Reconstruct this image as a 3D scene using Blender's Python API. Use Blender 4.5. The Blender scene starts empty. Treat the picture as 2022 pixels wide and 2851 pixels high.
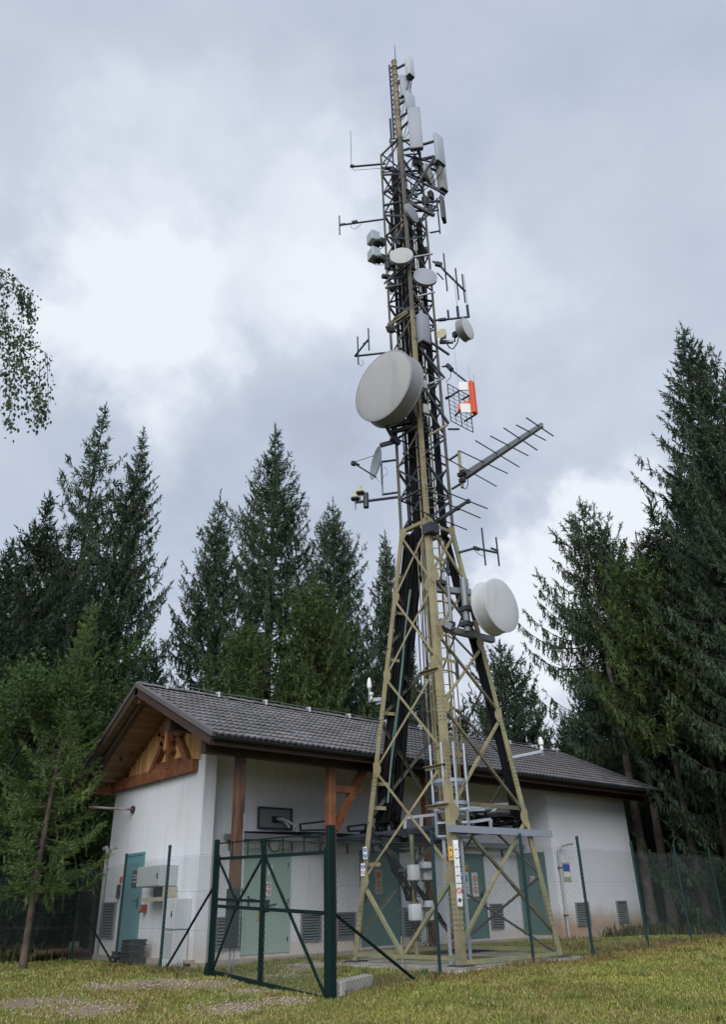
import bpy, bmesh, math, random
import numpy as np
from mathutils import Vector, Matrix
random.seed(7)
rng = np.random.default_rng(11)
SC = bpy.context.scene
COL = SC.collection
R_ = math.radians
# ------------------------------------------------------------------ camera
FPX, PITCH, ROLL, TH = 2130.0, R_(27.2), R_(-1.62), R_(41.8)
EYE = 1.6
f2 = np.array([math.sin(TH), math.cos(TH), 0]); r2 = np.array([math.cos(TH), -math.sin(TH), 0]); zz = np.array([0, 0, 1.0])
RF = math.cos(PITCH)*f2 + math.sin(PITCH)*zz
u0 = -math.sin(PITCH)*f2 + math.cos(PITCH)*zz
RR = math.cos(ROLL)*r2 + math.sin(ROLL)*u0
RU = math.cos(ROLL)*u0 - math.sin(ROLL)*r2
CAMP = np.array([0, 0, EYE])
cam = bpy.data.cameras.new('camera'); camo = bpy.data.objects.new('camera', cam); COL.objects.link(camo)
cam.sensor_fit = 'VERTICAL'; cam.sensor_height = 36.0; cam.sensor_width = 36.0; cam.lens = 36.0*FPX/2851.0
cam.clip_end = 3000; cam.clip_start = 0.1
M = Matrix(((RR[0], RU[0], -RF[0], 0), (RR[1], RU[1], -RF[1], 0), (RR[2], RU[2], -RF[2], EYE), (0, 0, 0, 1)))
camo.matrix_world = M
SC.camera = camo
# ------------------------------------------------------------------ light
SC.view_settings.view_transform = 'Standard'; SC.view_settings.look = 'None'
SC.view_settings.gamma = 1.0; SC.view_settings.use_curve_mapping = False
EXPO = 1.25
SC.view_settings.exposure = EXPO
SUN_EL, SUN_AZ = 38, 230          # azimuth from +Y clockwise (where the light comes from)
sd = bpy.data.lights.new('sun', 'SUN'); sd.energy = 1.15; sd.angle = R_(50); sd.color = (1.0, 0.995, 0.985)
so = bpy.data.objects.new('sun', sd); COL.objects.link(so)
sv = Vector((math.sin(R_(SUN_AZ))*math.cos(R_(SUN_EL)), math.cos(R_(SUN_AZ))*math.cos(R_(SUN_EL)), math.sin(R_(SUN_EL))))
so.rotation_euler = sv.to_track_quat('Z', 'Y').to_euler()
W = bpy.data.worlds.new('World'); SC.world = W; W.use_nodes = True
nt = W.node_tree; nt.nodes.clear()
def N(t, tree=None, **k):
    n = (tree or nt).nodes.new(t)
    for a, b in k.items(): setattr(n, a, b)
    return n
def Lk(a, b, tree=None): (tree or nt).links.new(a, b)
wo = N('ShaderNodeOutputWorld'); bg = N('ShaderNodeBackground'); bg.inputs['Strength'].default_value = 0.1
sky = N('ShaderNodeTexSky', sky_type='NISHITA'); sky.sun_disc = False
sky.sun_elevation = R_(SUN_EL); sky.sun_rotation = R_(SUN_AZ)
tc = N('ShaderNodeTexCoord')
sep = N('ShaderNodeSeparateXYZ'); Lk(tc.outputs['Generated'], sep.inputs[0])
def math_(op, a, b=None, c=None, tree=None, clamp=False):
    n = N('ShaderNodeMath', tree, operation=op); n.use_clamp = clamp
    for i, v in enumerate((a, b, c)):
        if v is None: continue
        if isinstance(v, (int, float)): n.inputs[i].default_value = v
        else: Lk(v, n.inputs[i], tree)
    return n.outputs[0]
zc = math_('ADD', math_('MAXIMUM', sep.outputs[2], 0.0), 0.32)
cmb = N('ShaderNodeCombineXYZ')
Lk(math_('DIVIDE', sep.outputs[0], zc), cmb.inputs[0]); Lk(math_('DIVIDE', sep.outputs[1], zc), cmb.inputs[1])
def noise(vec, scale, detail, rough, dist=0.0, off=(0, 0, 0), tree=None):
    mp = N('ShaderNodeMapping', tree); mp.inputs['Location'].default_value = off
    Lk(vec, mp.inputs[0], tree)
    n = N('ShaderNodeTexNoise', tree); n.inputs['Scale'].default_value = scale; n.inputs['Detail'].default_value = detail
    n.inputs['Roughness'].default_value = rough; n.inputs['Distortion'].default_value = dist
    Lk(mp.outputs[0], n.inputs[0], tree); return n.outputs[0]
n1 = noise(cmb.outputs[0], 1.5, 7, 0.50, 0.35, (3.1, 1.7, 0))
n2 = noise(cmb.outputs[0], 5.0, 9, 0.60, 0.2, (9.2, 4.7, 0))
nd_ = N('ShaderNodeTexNoise'); nd_.inputs['Scale'].default_value = 6.5; nd_.inputs['Detail'].default_value = 6; nd_.inputs['Roughness'].default_value = .55; Lk(tc.outputs['Generated'], nd_.inputs[0])
nsub = N('ShaderNodeVectorMath', operation='SUBTRACT'); Lk(nd_.outputs['Color'], nsub.inputs[0]); nsub.inputs[1].default_value = (.5, .5, .5)
nscl = N('ShaderNodeVectorMath', operation='SCALE'); Lk(nsub.outputs[0], nscl.inputs[0]); nscl.inputs['Scale'].default_value = .30
nadd = N('ShaderNodeVectorMath', operation='ADD'); Lk(tc.outputs['Generated'], nadd.inputs[0]); Lk(nscl.outputs[0], nadd.inputs[1])
nnor = N('ShaderNodeVectorMath', operation='NORMALIZE'); Lk(nadd.outputs[0], nnor.inputs[0])
def pray(x, y):
    return RF + ((x-1011)/FPX)*RR - ((y-1425.5)/FPX)*RU
def lobe(x, y, width):   # a broad bright or dark region of the cloud cover around one direction
    d = pray(x, y); d = d/np.linalg.norm(d)
    vm = N('ShaderNodeVectorMath', operation='DOT_PRODUCT'); Lk(nnor.outputs[0], vm.inputs[0]); vm.inputs[1].default_value = tuple(d)
    mr = N('ShaderNodeMapRange', interpolation_type='SMOOTHERSTEP')
    mr.inputs['From Min'].default_value = math.cos(R_(width)); mr.inputs['From Max'].default_value = 1.0
    Lk(vm.outputs['Value'], mr.inputs[0]); return mr.outputs[0]
tot = math_('ADD', math_('MULTIPLY', n1, 0.28), math_('MULTIPLY', n2, 0.30))
for x, y, w, amp in ((620, 720, 17, .20), (330, 880, 10, .17), (1200, 780, 9, .10), (960, 820, 8, .05), (520, 820, 7, .06), (860, 660, 8, .09), (230, 960, 6, .07), (1620, 1580, 10, .34), (1760, 1430, 7, .16), (1560, 1500, 5, .10), (1480, 1950, 12, .10), (1330, 900, 8, .07), (1500, 700, 10, .06),
                     (330, 1160, 8, -.12), (800, 1030, 10, -.17), (600, 1080, 6, -.05), (1390, 1370, 7, -.15), (1180, 1200, 9, -.05), (700, 1350, 12, -.02), (700, 250, 14, -.02), (1750, 900, 12, .02), (950, 450, 8, -.03)):
    tot = math_('ADD', tot, math_('MULTIPLY', lobe(x, y, w), amp*(.85 if amp > 0 else .45)))
tot = math_('ADD', tot, .045)
ramp = N('ShaderNodeValToRGB'); cr = ramp.color_ramp
cr.elements[0].position = 0.10; cr.elements[0].color = (.39, .42, .50, 1)
cr.elements[1].position = 0.60; cr.elements[1].color = (.86, .90, .97, 1)
e = cr.elements.new(0.27); e.color = (.495, .56, .685, 1)
e = cr.elements.new(0.42); e.color = (.615, .67, .785, 1)
Lk(tot, ramp.inputs[0])
sc_ = N('ShaderNodeVectorMath', operation='SCALE'); sc_.inputs['Scale'].default_value = 10.0/2**EXPO
Lk(ramp.outputs[0], sc_.inputs[0])
mx = N('ShaderNodeMix', data_type='RGBA'); mx.inputs[0].default_value = 0.98
Lk(sky.outputs[0], mx.inputs[6]); Lk(sc_.outputs[0], mx.inputs[7])
Lk(mx.outputs[2], bg.inputs[0]); Lk(bg.outputs[0], wo.inputs[0])
# ------------------------------------------------------------------ materials
MATS = {}
def mat(name, col, rough=0.7, metal=0.0, var=0.15, scale=3.0, detail=6, bump=0.0, bscale=40, rand=0.0, col2=None, c2=(0.5, 0.7), stretch=(1, 1, 1), spec=None):
    m = bpy.data.materials.new(name); m.use_nodes = True; t = m.node_tree
    b = t.nodes['Principled BSDF']; b.inputs['Roughness'].default_value = rough; b.inputs['Metallic'].default_value = metal
    if spec is not None: b.inputs['Specular IOR Level'].default_value = spec
    tcn = N('ShaderNodeTexCoord', t)
    mp = N('ShaderNodeMapping', t); mp.inputs['Scale'].default_value = stretch; Lk(tcn.outputs['Object'], mp.inputs[0], t)
    oi = N('ShaderNodeObjectInfo', t)
    av = N('ShaderNodeVectorMath', t, operation='ADD'); Lk(mp.outputs[0], av.inputs[0], t)
    sc = N('ShaderNodeVectorMath', t, operation='SCALE'); sc.inputs['Scale'].default_value = 7.0
    cb = N('ShaderNodeCombineXYZ', t); Lk(oi.outputs['Random'], cb.inputs[0], t); Lk(oi.outputs['Random'], cb.inputs[2], t); Lk(cb.outputs[0], sc.inputs[0], t)
    Lk(sc.outputs[0], av.inputs[1], t)
    n = noise(av.outputs[0], scale, detail, 0.6, 0.0, (0, 0, 0), t)
    base = N('ShaderNodeRGB', t); base.outputs[0].default_value = (*col, 1)
    cur = base.outputs[0]
    if col2 is not None:
        n2_ = noise(av.outputs[0], scale*0.45, 8, 0.65, 0.5, (5, 5, 5), t)
        mr = N('ShaderNodeMapRange', t); mr.inputs['From Min'].default_value = c2[0]; mr.inputs['From Max'].default_value = c2[1]
        Lk(n2_, mr.inputs[0], t)
        mxx = N('ShaderNodeMix', t, data_type='RGBA'); Lk(mr.outputs[0], mxx.inputs[0], t); Lk(cur, mxx.inputs[6], t); mxx.inputs[7].default_value = (*col2, 1)
        cur = mxx.outputs[2]
    fac = math_('MULTIPLY_ADD', n, 2*var, 1-var, t)
    if rand: fac = math_('MULTIPLY', fac, math_('MULTIPLY_ADD', oi.outputs['Random'], 2*rand, 1-rand, t), None, t)
    vs = N('ShaderNodeVectorMath', t, operation='SCALE'); Lk(cur, vs.inputs[0], t); Lk(fac, vs.inputs['Scale'], t)
    Lk(vs.outputs[0], b.inputs['Base Color'], t)
    if bump:
        n3 = noise(av.outputs[0], bscale, 6, 0.6, 0, (2, 2, 2), t)
        bp = N('ShaderNodeBump', t); bp.inputs['Strength'].default_value = bump; bp.inputs['Distance'].default_value = 0.02
        Lk(n3, bp.inputs['Height'], t); Lk(bp.outputs[0], b.inputs['Normal'], t)
    MATS[name] = m; return m
# the extra tree argument of math_ sits in slot 5; small wrappers keep calls short
def _fixmath(op, a, b=None, tree=None): return math_(op, a, b, None, tree)
mat('render_wall', (.71, .735, .785), .9, var=.05, scale=1.2, bump=.25, bscale=90, col2=(.70, .69, .67), c2=(.45, .8))
mat('plinth_concrete', (.40, .34, .29), .9, var=.25, scale=2.5, bump=.3, bscale=30, col2=(.30, .24, .19))
mat('pad_concrete', (.36, .34, .30), .9, var=.3, scale=3, bump=.4, bscale=25, col2=(.22, .20, .15), c2=(.45, .6))
mat('roof_tile', (.155, .15, .158), .75, var=.2, scale=3, bump=.2, bscale=60, rand=.24, col2=(.09, .095, .08), c2=(.5, .66))
mat('flashing', (.14, .125, .125), .5, metal=.3, var=.15, scale=2)
mat('dark_timber', (.042, .024, .016), .75, var=.35, scale=2.5, bump=.3, bscale=20, rand=.2, stretch=(1, 1, 1))
mat('red_timber', (.225, .085, .036), .6, var=.4, scale=3.0, bump=.3, bscale=18, rand=.15, col2=(.11, .042, .02), c2=(.44, .62))
mat('post_timber', (.135, .062, .032), .7, var=.45, scale=3, bump=.3, bscale=18, col2=(.05, .026, .016), c2=(.42, .58), stretch=(3, 3, .5))
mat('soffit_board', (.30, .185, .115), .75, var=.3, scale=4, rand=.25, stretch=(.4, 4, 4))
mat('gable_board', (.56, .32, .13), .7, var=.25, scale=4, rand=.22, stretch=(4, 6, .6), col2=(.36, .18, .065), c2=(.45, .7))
mat('door_teal', (.11, .25, .285), .55, var=.12, scale=1.5)
mat('door_pale', (.31, .43, .375), .55, var=.08, scale=1.5)
mat('door_dark', (.11, .20, .19), .55, var=.12, scale=1.5)
mat('louvre_grey', (.22, .24, .26), .5, metal=.3, var=.1)
mat('void_dark', (.012, .012, .013), .9, var=.1)
mat('tower_paint', (.285, .25, .145), .65, var=.28, scale=3.2, bump=.12, bscale=50, rand=.10, col2=(.20, .15, .085), c2=(.50, .66))
mat('tower_shaded', (.11, .102, .08), .7, var=.3, scale=3, rand=.15, col2=(.11, .105, .09), c2=(.42, .6))  # darker copy of the tower paint; backlit shade is put into the colour
mat('tower_green', (.21, .23, .13), .65, var=.3, scale=4, rand=.12, col2=(.33, .27, .14), c2=(.45, .6))
mat('tower_grey', (.05, .06, .072), .65, spec=.25, var=.25, scale=4, rand=.2)
mat('galvanised', (.29, .32, .365), .45, metal=.35, var=.15, scale=6, rand=.1)
mat('galv_dark', (.045, .055, .07), .65, spec=.25, var=.2, scale=5)
mat('brace_shaded', (.085, .08, .05), .75, var=.35, scale=4, rand=.2, col2=(.17, .15, .09), c2=(.45, .65))  # mossy brace paint with the shade of undersides put into the colour
mat('pole_rust', (.24, .20, .14), .8, var=.35, scale=5, col2=(.13, .10, .07), c2=(.45, .6))
mat('cable_black', (.008, .009, .011), .7, spec=.15, var=.2, rand=.3)
mat('cable_green', (.12, .24, .21), .5, var=.2)
mat('cable_white', (.45, .47, .47), .5, var=.2)
mat('radome_white', (.53, .55, .57), .5, var=.07, scale=2, col2=(.44, .445, .43), c2=(.5, .72), stretch=(2.5, 2.5, .5))
mat('radome_cream', (.39, .387, .38), .55, var=.07, scale=2, col2=(.33, .325, .31), c2=(.5, .72), stretch=(2.5, 2.5, .5))
mat('panel_grey', (.27, .295, .345), .5, var=.05, scale=2)
mat('panel_pale', (.38, .425, .46), .5, var=.05, scale=2)
mat('shroud_grey', (.30, .31, .32), .5, var=.12, scale=3, metal=.2)
mat('dish_grey', (.24, .26, .29), .5, var=.08)
mat('dark_plastic', (.03, .033, .038), .5, var=.2)
mat('orange', (.72, .105, .03), .55, var=.08)
mat('red_plastic', (.35, .04, .03), .5, var=.15)
mat('cream_cap', (.50, .46, .30), .5, var=.08)
mat('fence_green', (.003, .016, .015), .5, var=.25, scale=4, spec=.15)
mat('fence_teal', (.008, .036, .040), .55, spec=.25, var=.25, scale=4)
mat('wire', (.15, .19, .18), .5, metal=.4, var=.2)
mat('cabinet_grey', (.42, .44, .45), .5, var=.06)
mat('cabinet_pale', (.58, .61, .63), .5, var=.05)
mat('crate_black', (.022, .023, .027), .6, var=.3)
mat('sign_white', (.75, .75, .75), .5, var=.04)
mat('sign_blue', (.02, .10, .42), .5, var=.1)
mat('sign_red', (.55, .05, .04), .5, var=.1)
mat('sign_yellow', (.80, .45, .02), .5, var=.05)
mat('sign_ink', (.06, .06, .07), .6, var=.1)
mat('sign_tan', (.40, .37, .28), .6, var=.1)
mat('lamp_glass', (.62, .64, .62), .3, var=.05)
mat('brass', (.45, .25, .08), .4, metal=.6, var=.15)
mat('pipe_pale', (.42, .42, .42), .5, var=.15)
mat('pipe_rust', (.22, .12, .09), .7, var=.3, col2=(.35, .34, .34), c2=(.45, .55))
mat('bark', (.045, .036, .031), .9, var=.4, scale=6, bump=.5, bscale=25)
mat('bark_pale', (.26, .225, .20), .9, var=.4, scale=5, bump=.5, bscale=20, col2=(.13, .10, .085), c2=(.45, .6))
mat('bark_warm', (.12, .085, .07), .9, var=.45, scale=6, bump=.6, bscale=25, col2=(.06, .045, .04), c2=(.45, .6))
mat('log_wood', (.13, .075, .05), .9, var=.4, scale=5, bump=.4)
mat('block_concrete', (.45, .43, .38), .9, var=.2, scale=4, bump=.3, bscale=30)
mat('pebble', (.36, .29, .24), .85, var=.35, scale=8)
mat('cone', (.12, .07, .034), .8, var=.2)
def foliage(name, a, b, c, scale=1.1, trans=0.25, rand=.0):
    m = bpy.data.materials.new(name); m.use_nodes = True; t = m.node_tree
    p = t.nodes['Principled BSDF']; p.inputs['Roughness'].default_value = .6; p.inputs['Specular IOR Level'].default_value = .25
    tcn = N('ShaderNodeTexCoord', t)
    n = noise(tcn.outputs['Object'], scale, 5, .65, 0, (1, 2, 3), t)
    n_b = noise(tcn.outputs['Object'], scale*9, 3, .6, 0, (4, 2, 3), t)
    s = math_('ADD', math_('MULTIPLY', n, .6, None, t), math_('MULTIPLY', n_b, .4, None, t), None, t)
    rp = N('ShaderNodeValToRGB', t); q = rp.color_ramp
    q.elements[0].position = .34; q.elements[0].color = (*a, 1); q.elements[1].position = .68; q.elements[1].color = (*c, 1)
    x = q.elements.new(.5); x.color = (*b, 1)
    Lk(s, rp.inputs[0], t)
    cur = rp.outputs[0]
    Lk(cur, p.inputs['Base Color'], t)
    tr = N('ShaderNodeBsdfTranslucent', t); Lk(cur, tr.inputs[0], t)
    ms = N('ShaderNodeMixShader', t); ms.inputs[0].default_value = trans
    Lk(p.outputs[0], ms.inputs[1], t); Lk(tr.outputs[0], ms.inputs[2], t)
    Lk(ms.outputs[0], t.nodes['Material Output'].inputs[0], t)
    MATS[name] = m
foliage('spruce_needles', (.042, .068, .039), (.067, .105, .055), (.108, .152, .072))
foliage('spruce_shaded', (.022, .036, .021), (.034, .056, .029), (.056, .082, .038))  # darker copy of the needles; deep-forest shade is put into the colour
foliage('spruce_blue', (.037, .060, .037), (.057, .090, .051), (.092, .132, .068))
foliage('spruce_young', (.065, .105, .038), (.11, .17, .055), (.19, .26, .075))
foliage('larch_needles', (.05, .08, .027), (.08, .12, .036), (.125, .175, .05))
foliage('beech_leaves', (.04, .078, .026), (.07, .12, .036), (.12, .185, .052), trans=.4)
foliage('birch_leaves', (.045, .07, .038), (.07, .10, .05), (.10, .14, .065), trans=.4)
# grass: blades carry their own colour
gm = bpy.data.materials.new('grass_blades'); gm.use_nodes = True; t = gm.node_tree
at = N('ShaderNodeAttribute', t); at.attribute_name = 'tint'
Lk(at.outputs['Color'], t.nodes['Principled BSDF'].inputs['Base Color'], t); t.nodes['Principled BSDF'].inputs['Roughness'].default_value = .7
t.nodes['Principled BSDF'].inputs['Specular IOR Level'].default_value = .2
MATS['grass_blades'] = gm
# ------------------------------------------------------------------ projection helpers (photo pixel -> point on a real plane)
TC = np.array([13.1, 12.19])                    # tower axis
TN = TC/np.hypot(*TC); TRT = np.array([TN[1], -TN[0]])
def onz(x, y, z):
    d = pray(x, y); return CAMP + d*(z-EYE)/d[2]
def onx(x, y, X):
    d = pray(x, y); return CAMP + d*X/d[0]
def ony(x, y, Y):
    d = pray(x, y); return CAMP + d*Y/d[1]
def tw(x, y, d=0.0):                            # on the vertical plane through the tower axis, d metres behind it
    r = pray(x, y); return CAMP + r*((TC@TN+d)/(r[:2]@TN))
def zat(x, y, xy):                              # height above the point xy seen at that pixel
    d = pray(x, y); return EYE + d[2]*(np.array(xy[:2])@d[:2])/(d[:2]@d[:2])
def facing(phi):
    p = R_(phi); v = math.cos(p)*(-f2) + math.sin(p)*r2; return Vector(v)
def gh(x, y):
    f = x*math.sin(TH) + y*math.cos(TH)
    f = np.maximum(f, 0)
    return .62*(1-np.exp(-(f/8.0)**1.3))
# ------------------------------------------------------------------ mesh helpers
class MB:
    def __init__(s): s.v = []; s.f = []
    def add(s, vs, fs):
        o = len(s.v); s.v += [tuple(map(float, p)) for p in vs]; s.f += [tuple(i+o for i in f) for f in fs]; return s
    def box(s, c, d, R=None):
        c = Vector(c); d = Vector(d)/2
        vs = []
        for z in (-1, 1):
            for x, y in ((-1, -1), (1, -1), (1, 1), (-1, 1)):
                p = Vector((x*d.x, y*d.y, z*d.z))
                if R is not None: p = R @ p
                vs.append(c+p)
        return s.add(vs, [(3, 2, 1, 0), (4, 5, 6, 7), (0, 1, 5, 4), (1, 2, 6, 5), (2, 3, 7, 6), (3, 0, 4, 7)])
    def bbox(s, a, b):
        a = Vector(a); b = Vector(b); return s.box((a+b)/2, [abs(q) for q in (b-a)])
    def prism(s, p0, p1, offs, offs1=None):
        p0 = Vector(p0); p1 = Vector(p1); n = len(offs); o1 = offs1 or offs
        vs = [p0+Vector(o) for o in offs] + [p1+Vector(o) for o in o1]
        fs = [(i, (i+1) % n, n+(i+1) % n, n+i) for i in range(n)] + [tuple(range(n-1, -1, -1)), tuple(range(n, 2*n))]
        return s.add(vs, fs)
    def bar(s, p0, p1, w, h, up=(0, 0, 1)):
        d = (Vector(p1)-Vector(p0)).normalized(); a = d.cross(Vector(up))
        if a.length < 1e-4: a = d.cross(Vector((1, 0, 0)))
        a.normalize(); b = a.cross(d).normalized(); a *= w/2; b *= h/2
        return s.prism(p0, p1, [a+b, -a+b, -a-b, a-b])
    def angle(s, p0, p1, w, t, da, db):
        a = Vector(da).normalized(); b = Vector(db).normalized()
        return s.prism(p0, p1, [a*0, a*w, a*w+b*t, a*t+b*t, a*t+b*w, b*w])
    def tube(s, p0, p1, r, n=6, r1=None):
        d = (Vector(p1)-Vector(p0)).normalized(); a = d.orthogonal().normalized(); b = d.cross(a); r1 = r if r1 is None else r1
        cs = [(a*math.cos(2*math.pi*i/n)+b*math.sin(2*math.pi*i/n)) for i in range(n)]
        return s.prism(p0, p1, [c*r for c in cs], [c*r1 for c in cs])
    def path(s, pts, r, n=5, rs=None):
        pts = [Vector(p) for p in pts]; m = len(pts); vs = []; fs = []
        a = None
        for i, p in enumerate(pts):
            d = (pts[min(i+1, m-1)]-pts[max(i-1, 0)]).normalized()
            if a is None: a = d.orthogonal().normalized()
            a = (a - d*a.dot(d)).normalized(); b = d.cross(a); q = rs[i] if rs else r
            vs += [p+(a*math.cos(2*math.pi*k/n)+b*math.sin(2*math.pi*k/n))*q for k in range(n)]
        for i in range(m-1):
            for k in range(n): fs.append((i*n+k, i*n+(k+1) % n, (i+1)*n+(k+1) % n, (i+1)*n+k))
        fs += [tuple(range(n-1, -1, -1)), tuple(range((m-1)*n, m*n))]
        return s.add(vs, fs)
    def lathe(s, o, ax, prof, n=24):
        o = Vector(o); d = Vector(ax).normalized(); a = d.orthogonal().normalized(); b = d.cross(a); vs = []; fs = []
        for r, h in prof:
            vs += [o+d*h+(a*math.cos(2*math.pi*k/n)+b*math.sin(2*math.pi*k/n))*max(r, 1e-4) for k in range(n)]
        m = len(prof)
        for i in range(m-1):
            for k in range(n): fs.append((i*n+k, i*n+(k+1) % n, (i+1)*n+(k+1) % n, (i+1)*n+k))
        fs += [tuple(range(n-1, -1, -1)), tuple(range((m-1)*n, m*n))]
        return s.add(vs, fs)
    def rbox(s, c, d, R=None, b=.02, seg=2):
        bm = bmesh.new(); bmesh.ops.create_cube(bm, size=1)
        for v in bm.verts: v.co = Vector((v.co.x*d[0], v.co.y*d[1], v.co.z*d[2]))
        bmesh.ops.bevel(bm, geom=list(bm.edges), offset=b, segments=seg, profile=.5, affect='EDGES')
        bm.verts.index_update()
        vs = [Vector(c)+((R @ v.co) if R is not None else v.co) for v in bm.verts]
        fs = [tuple(v.index for v in f.verts) for f in bm.faces]; bm.free()
        return s.add(vs, fs)
OFF = {}
def off(o): return OFF.get(o.name, Vector((0, 0, 0))) if o else Vector((0, 0, 0))
def link(o, parent):
    COL.objects.link(o)
    if parent is not None: o.parent = parent
def build(mb, name, m, parent=None, smooth=False, loc=None):
    o_ = Vector(loc) if loc is not None else off(parent)
    me = bpy.data.meshes.new(name)
    me.from_pydata([(v[0]-o_.x, v[1]-o_.y, v[2]-o_.z) for v in mb.v], [], mb.f); me.update()
    # consistent outward normals
    bm = bmesh.new(); bm.from_mesh(me); bmesh.ops.recalc_face_normals(bm, faces=bm.faces); bm.to_mesh(me); bm.free()
    if smooth:
        me.polygons.foreach_set('use_smooth', [True]*len(me.polygons))
        me.set_sharp_from_angle(angle=R_(35))
    me.materials.append(MATS[m] if isinstance(m, str) else m)
    o = bpy.data.objects.new(name, me); link(o, parent)
    if parent is None and loc is not None: o.location = o_
    OFF[o.name] = o_
    return o
def raw(name, V, F, m, parent=None, smooth=False, loc=None):
    """numpy mesh: V (n,3), F (k,3) or (k,4)"""
    me = bpy.data.meshes.new(name); n = len(V); k, q = F.shape
    o_ = np.array(loc if loc is not None else off(parent))
    me.vertices.add(n); me.vertices.foreach_set('co', (V-o_).astype(np.float32).ravel())
    me.loops.add(k*q); me.loops.foreach_set('vertex_index', F.astype(np.int32).ravel())
    me.polygons.add(k); me.polygons.foreach_set('loop_start', np.arange(0, k*q, q, dtype=np.int32))
    me.polygons.foreach_set('loop_total', np.full(k, q, dtype=np.int32)) if False else None
    me.update(calc_edges=True); me.validate()
    if smooth: me.polygons.foreach_set('use_smooth', [True]*k)
    me.materials.append(MATS[m])
    o = bpy.data.objects.new(name, me); link(o, parent)
    if parent is None and loc is not None: o.location = o_
    OFF[o.name] = Vector(o_)
    return o
def tag(o, label=None, cat=None, group=None, kind=None):
    if label: o['label'] = label
    if cat: o['category'] = cat
    if group: o['group'] = group
    if kind: o['kind'] = kind
    return o
def thing(name, label, cat, loc, group=None):
    o = bpy.data.objects.new(name, None); COL.objects.link(o); o.location = loc; o.empty_display_size = .2
    OFF[o.name] = Vector(loc); tag(o, label, cat, group); return o
def inst(me, name, parent, mw):
    o = bpy.data.objects.new(name, me); COL.objects.link(o); o.parent = parent
    o.matrix_local = Matrix.Translation(-off(parent)) @ mw
    OFF[o.name] = off(parent); return o
# ------------------------------------------------------------------ ground
def bump_(x, y): return .025*np.sin(x*1.7+y*.6)*np.sin(y*1.3-x*.4)
xs = np.unique(np.concatenate([np.linspace(-600, -40, 12), np.linspace(-40, 0, 20), np.arange(0, 34, .5), np.linspace(34, 80, 20), np.linspace(80, 700, 12)]))
gx, gy = np.meshgrid(xs, xs, indexing='ij')
near = np.exp(-((gx-12)**2+(gy-10)**2)/500)
gzv = gh(gx, gy) + bump_(gx, gy)*near
V = np.stack([gx.ravel(), gy.ravel(), gzv.ravel()], 1); n = len(xs)
ii, jj = np.meshgrid(np.arange(n-1), np.arange(n-1), indexing='ij'); a = (ii*n+jj).ravel()
F = np.stack([a, a+n, a+n+1, a+1], 1)
def ghb(x, y): return gh(x, y) + bump_(x, y)*np.exp(-((x-12)**2+(y-10)**2)/500)
# gravel patches in front of and behind the gate (x, y, radius)
GRAVEL = [(*onz(x, y, z)[:2], r) for x, y, z, r in ((430, 2748, .5, .95), (330, 2752, .5, .7), (560, 2752, .5, .8), (690, 2775, .46, .5), (90, 2815, .42, 1.0), (250, 2835, .4, .7), (640, 2842, .36, .5), (840, 2700, .55, .55), (780, 2722, .53, .5), (890, 2690, .56, .4), (790, 2815, .4, .35), (980, 2740, .5, .3))]
me_g = bpy.data.materials.new('ground_soil'); me_g.use_nodes = True; t = me_g.node_tree; p = t.nodes['Principled BSDF']; p.inputs['Roughness'].default_value = .95
p.inputs['Specular IOR Level'].default_value = .1
tcn = N('ShaderNodeTexCoord', t)
na = noise(tcn.outputs['Object'], .55, 8, .65, .3, (0, 0, 0), t); nb = noise(tcn.outputs['Object'], 14, 6, .7, 0, (3, 3, 3), t)
rp = N('ShaderNodeValToRGB', t); q = rp.color_ramp
q.elements[0].position = .30; q.elements[0].color = (.10, .095, .030, 1); q.elements[1].position = .72; q.elements[1].color = (.165, .115, .055, 1)
x = q.elements.new(.5); x.color = (.15, .14, .036, 1)
Lk(math_('ADD', math_('MULTIPLY', na, .6, None, t), math_('MULTIPLY', nb, .4, None, t), None, t), rp.inputs[0], t)
cur = rp.outputs[0]
gmask = None
for gx_, gy_, r_ in GRAVEL:
    vm = N('ShaderNodeVectorMath', t, operation='DISTANCE'); Lk(tcn.outputs['Object'], vm.inputs[0], t); vm.inputs[1].default_value = (gx_, gy_, .5)
    mr = N('ShaderNodeMapRange', t); mr.inputs['From Min'].default_value = r_*1.25; mr.inputs['From Max'].default_value = r_*.4; Lk(vm.outputs['Value'], mr.inputs[0], t)
    gmask = mr.outputs[0] if gmask is None else math_('MAXIMUM', gmask, mr.outputs[0], None, t)
nc = noise(tcn.outputs['Object'], 2.4, 9, .75, 0, (8, 3, 1), t)
gm2 = N('ShaderNodeMapRange', t); gm2.inputs['From Min'].default_value = .95; gm2.inputs['From Max'].default_value = 1.35
Lk(math_('ADD', gmask, nc, None, t), gm2.inputs[0], t)
gcol = N('ShaderNodeValToRGB', t); gcol.color_ramp.elements[0].color = (.13, .10, .065, 1); gcol.color_ramp.elements[0].position = .35; gcol.color_ramp.elements[1].color = (.40, .31, .245, 1); gcol.color_ramp.elements[1].position = .7
nd = noise(tcn.outputs['Object'], 45, 3, .7, 0, (8, 3, 1), t); Lk(nd, gcol.inputs[0], t)
mxg = N('ShaderNodeMix', t, data_type='RGBA'); Lk(gm2.outputs[0], mxg.inputs[0], t); Lk(cur, mxg.inputs[6], t); Lk(gcol.outputs[0], mxg.inputs[7], t)
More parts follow.
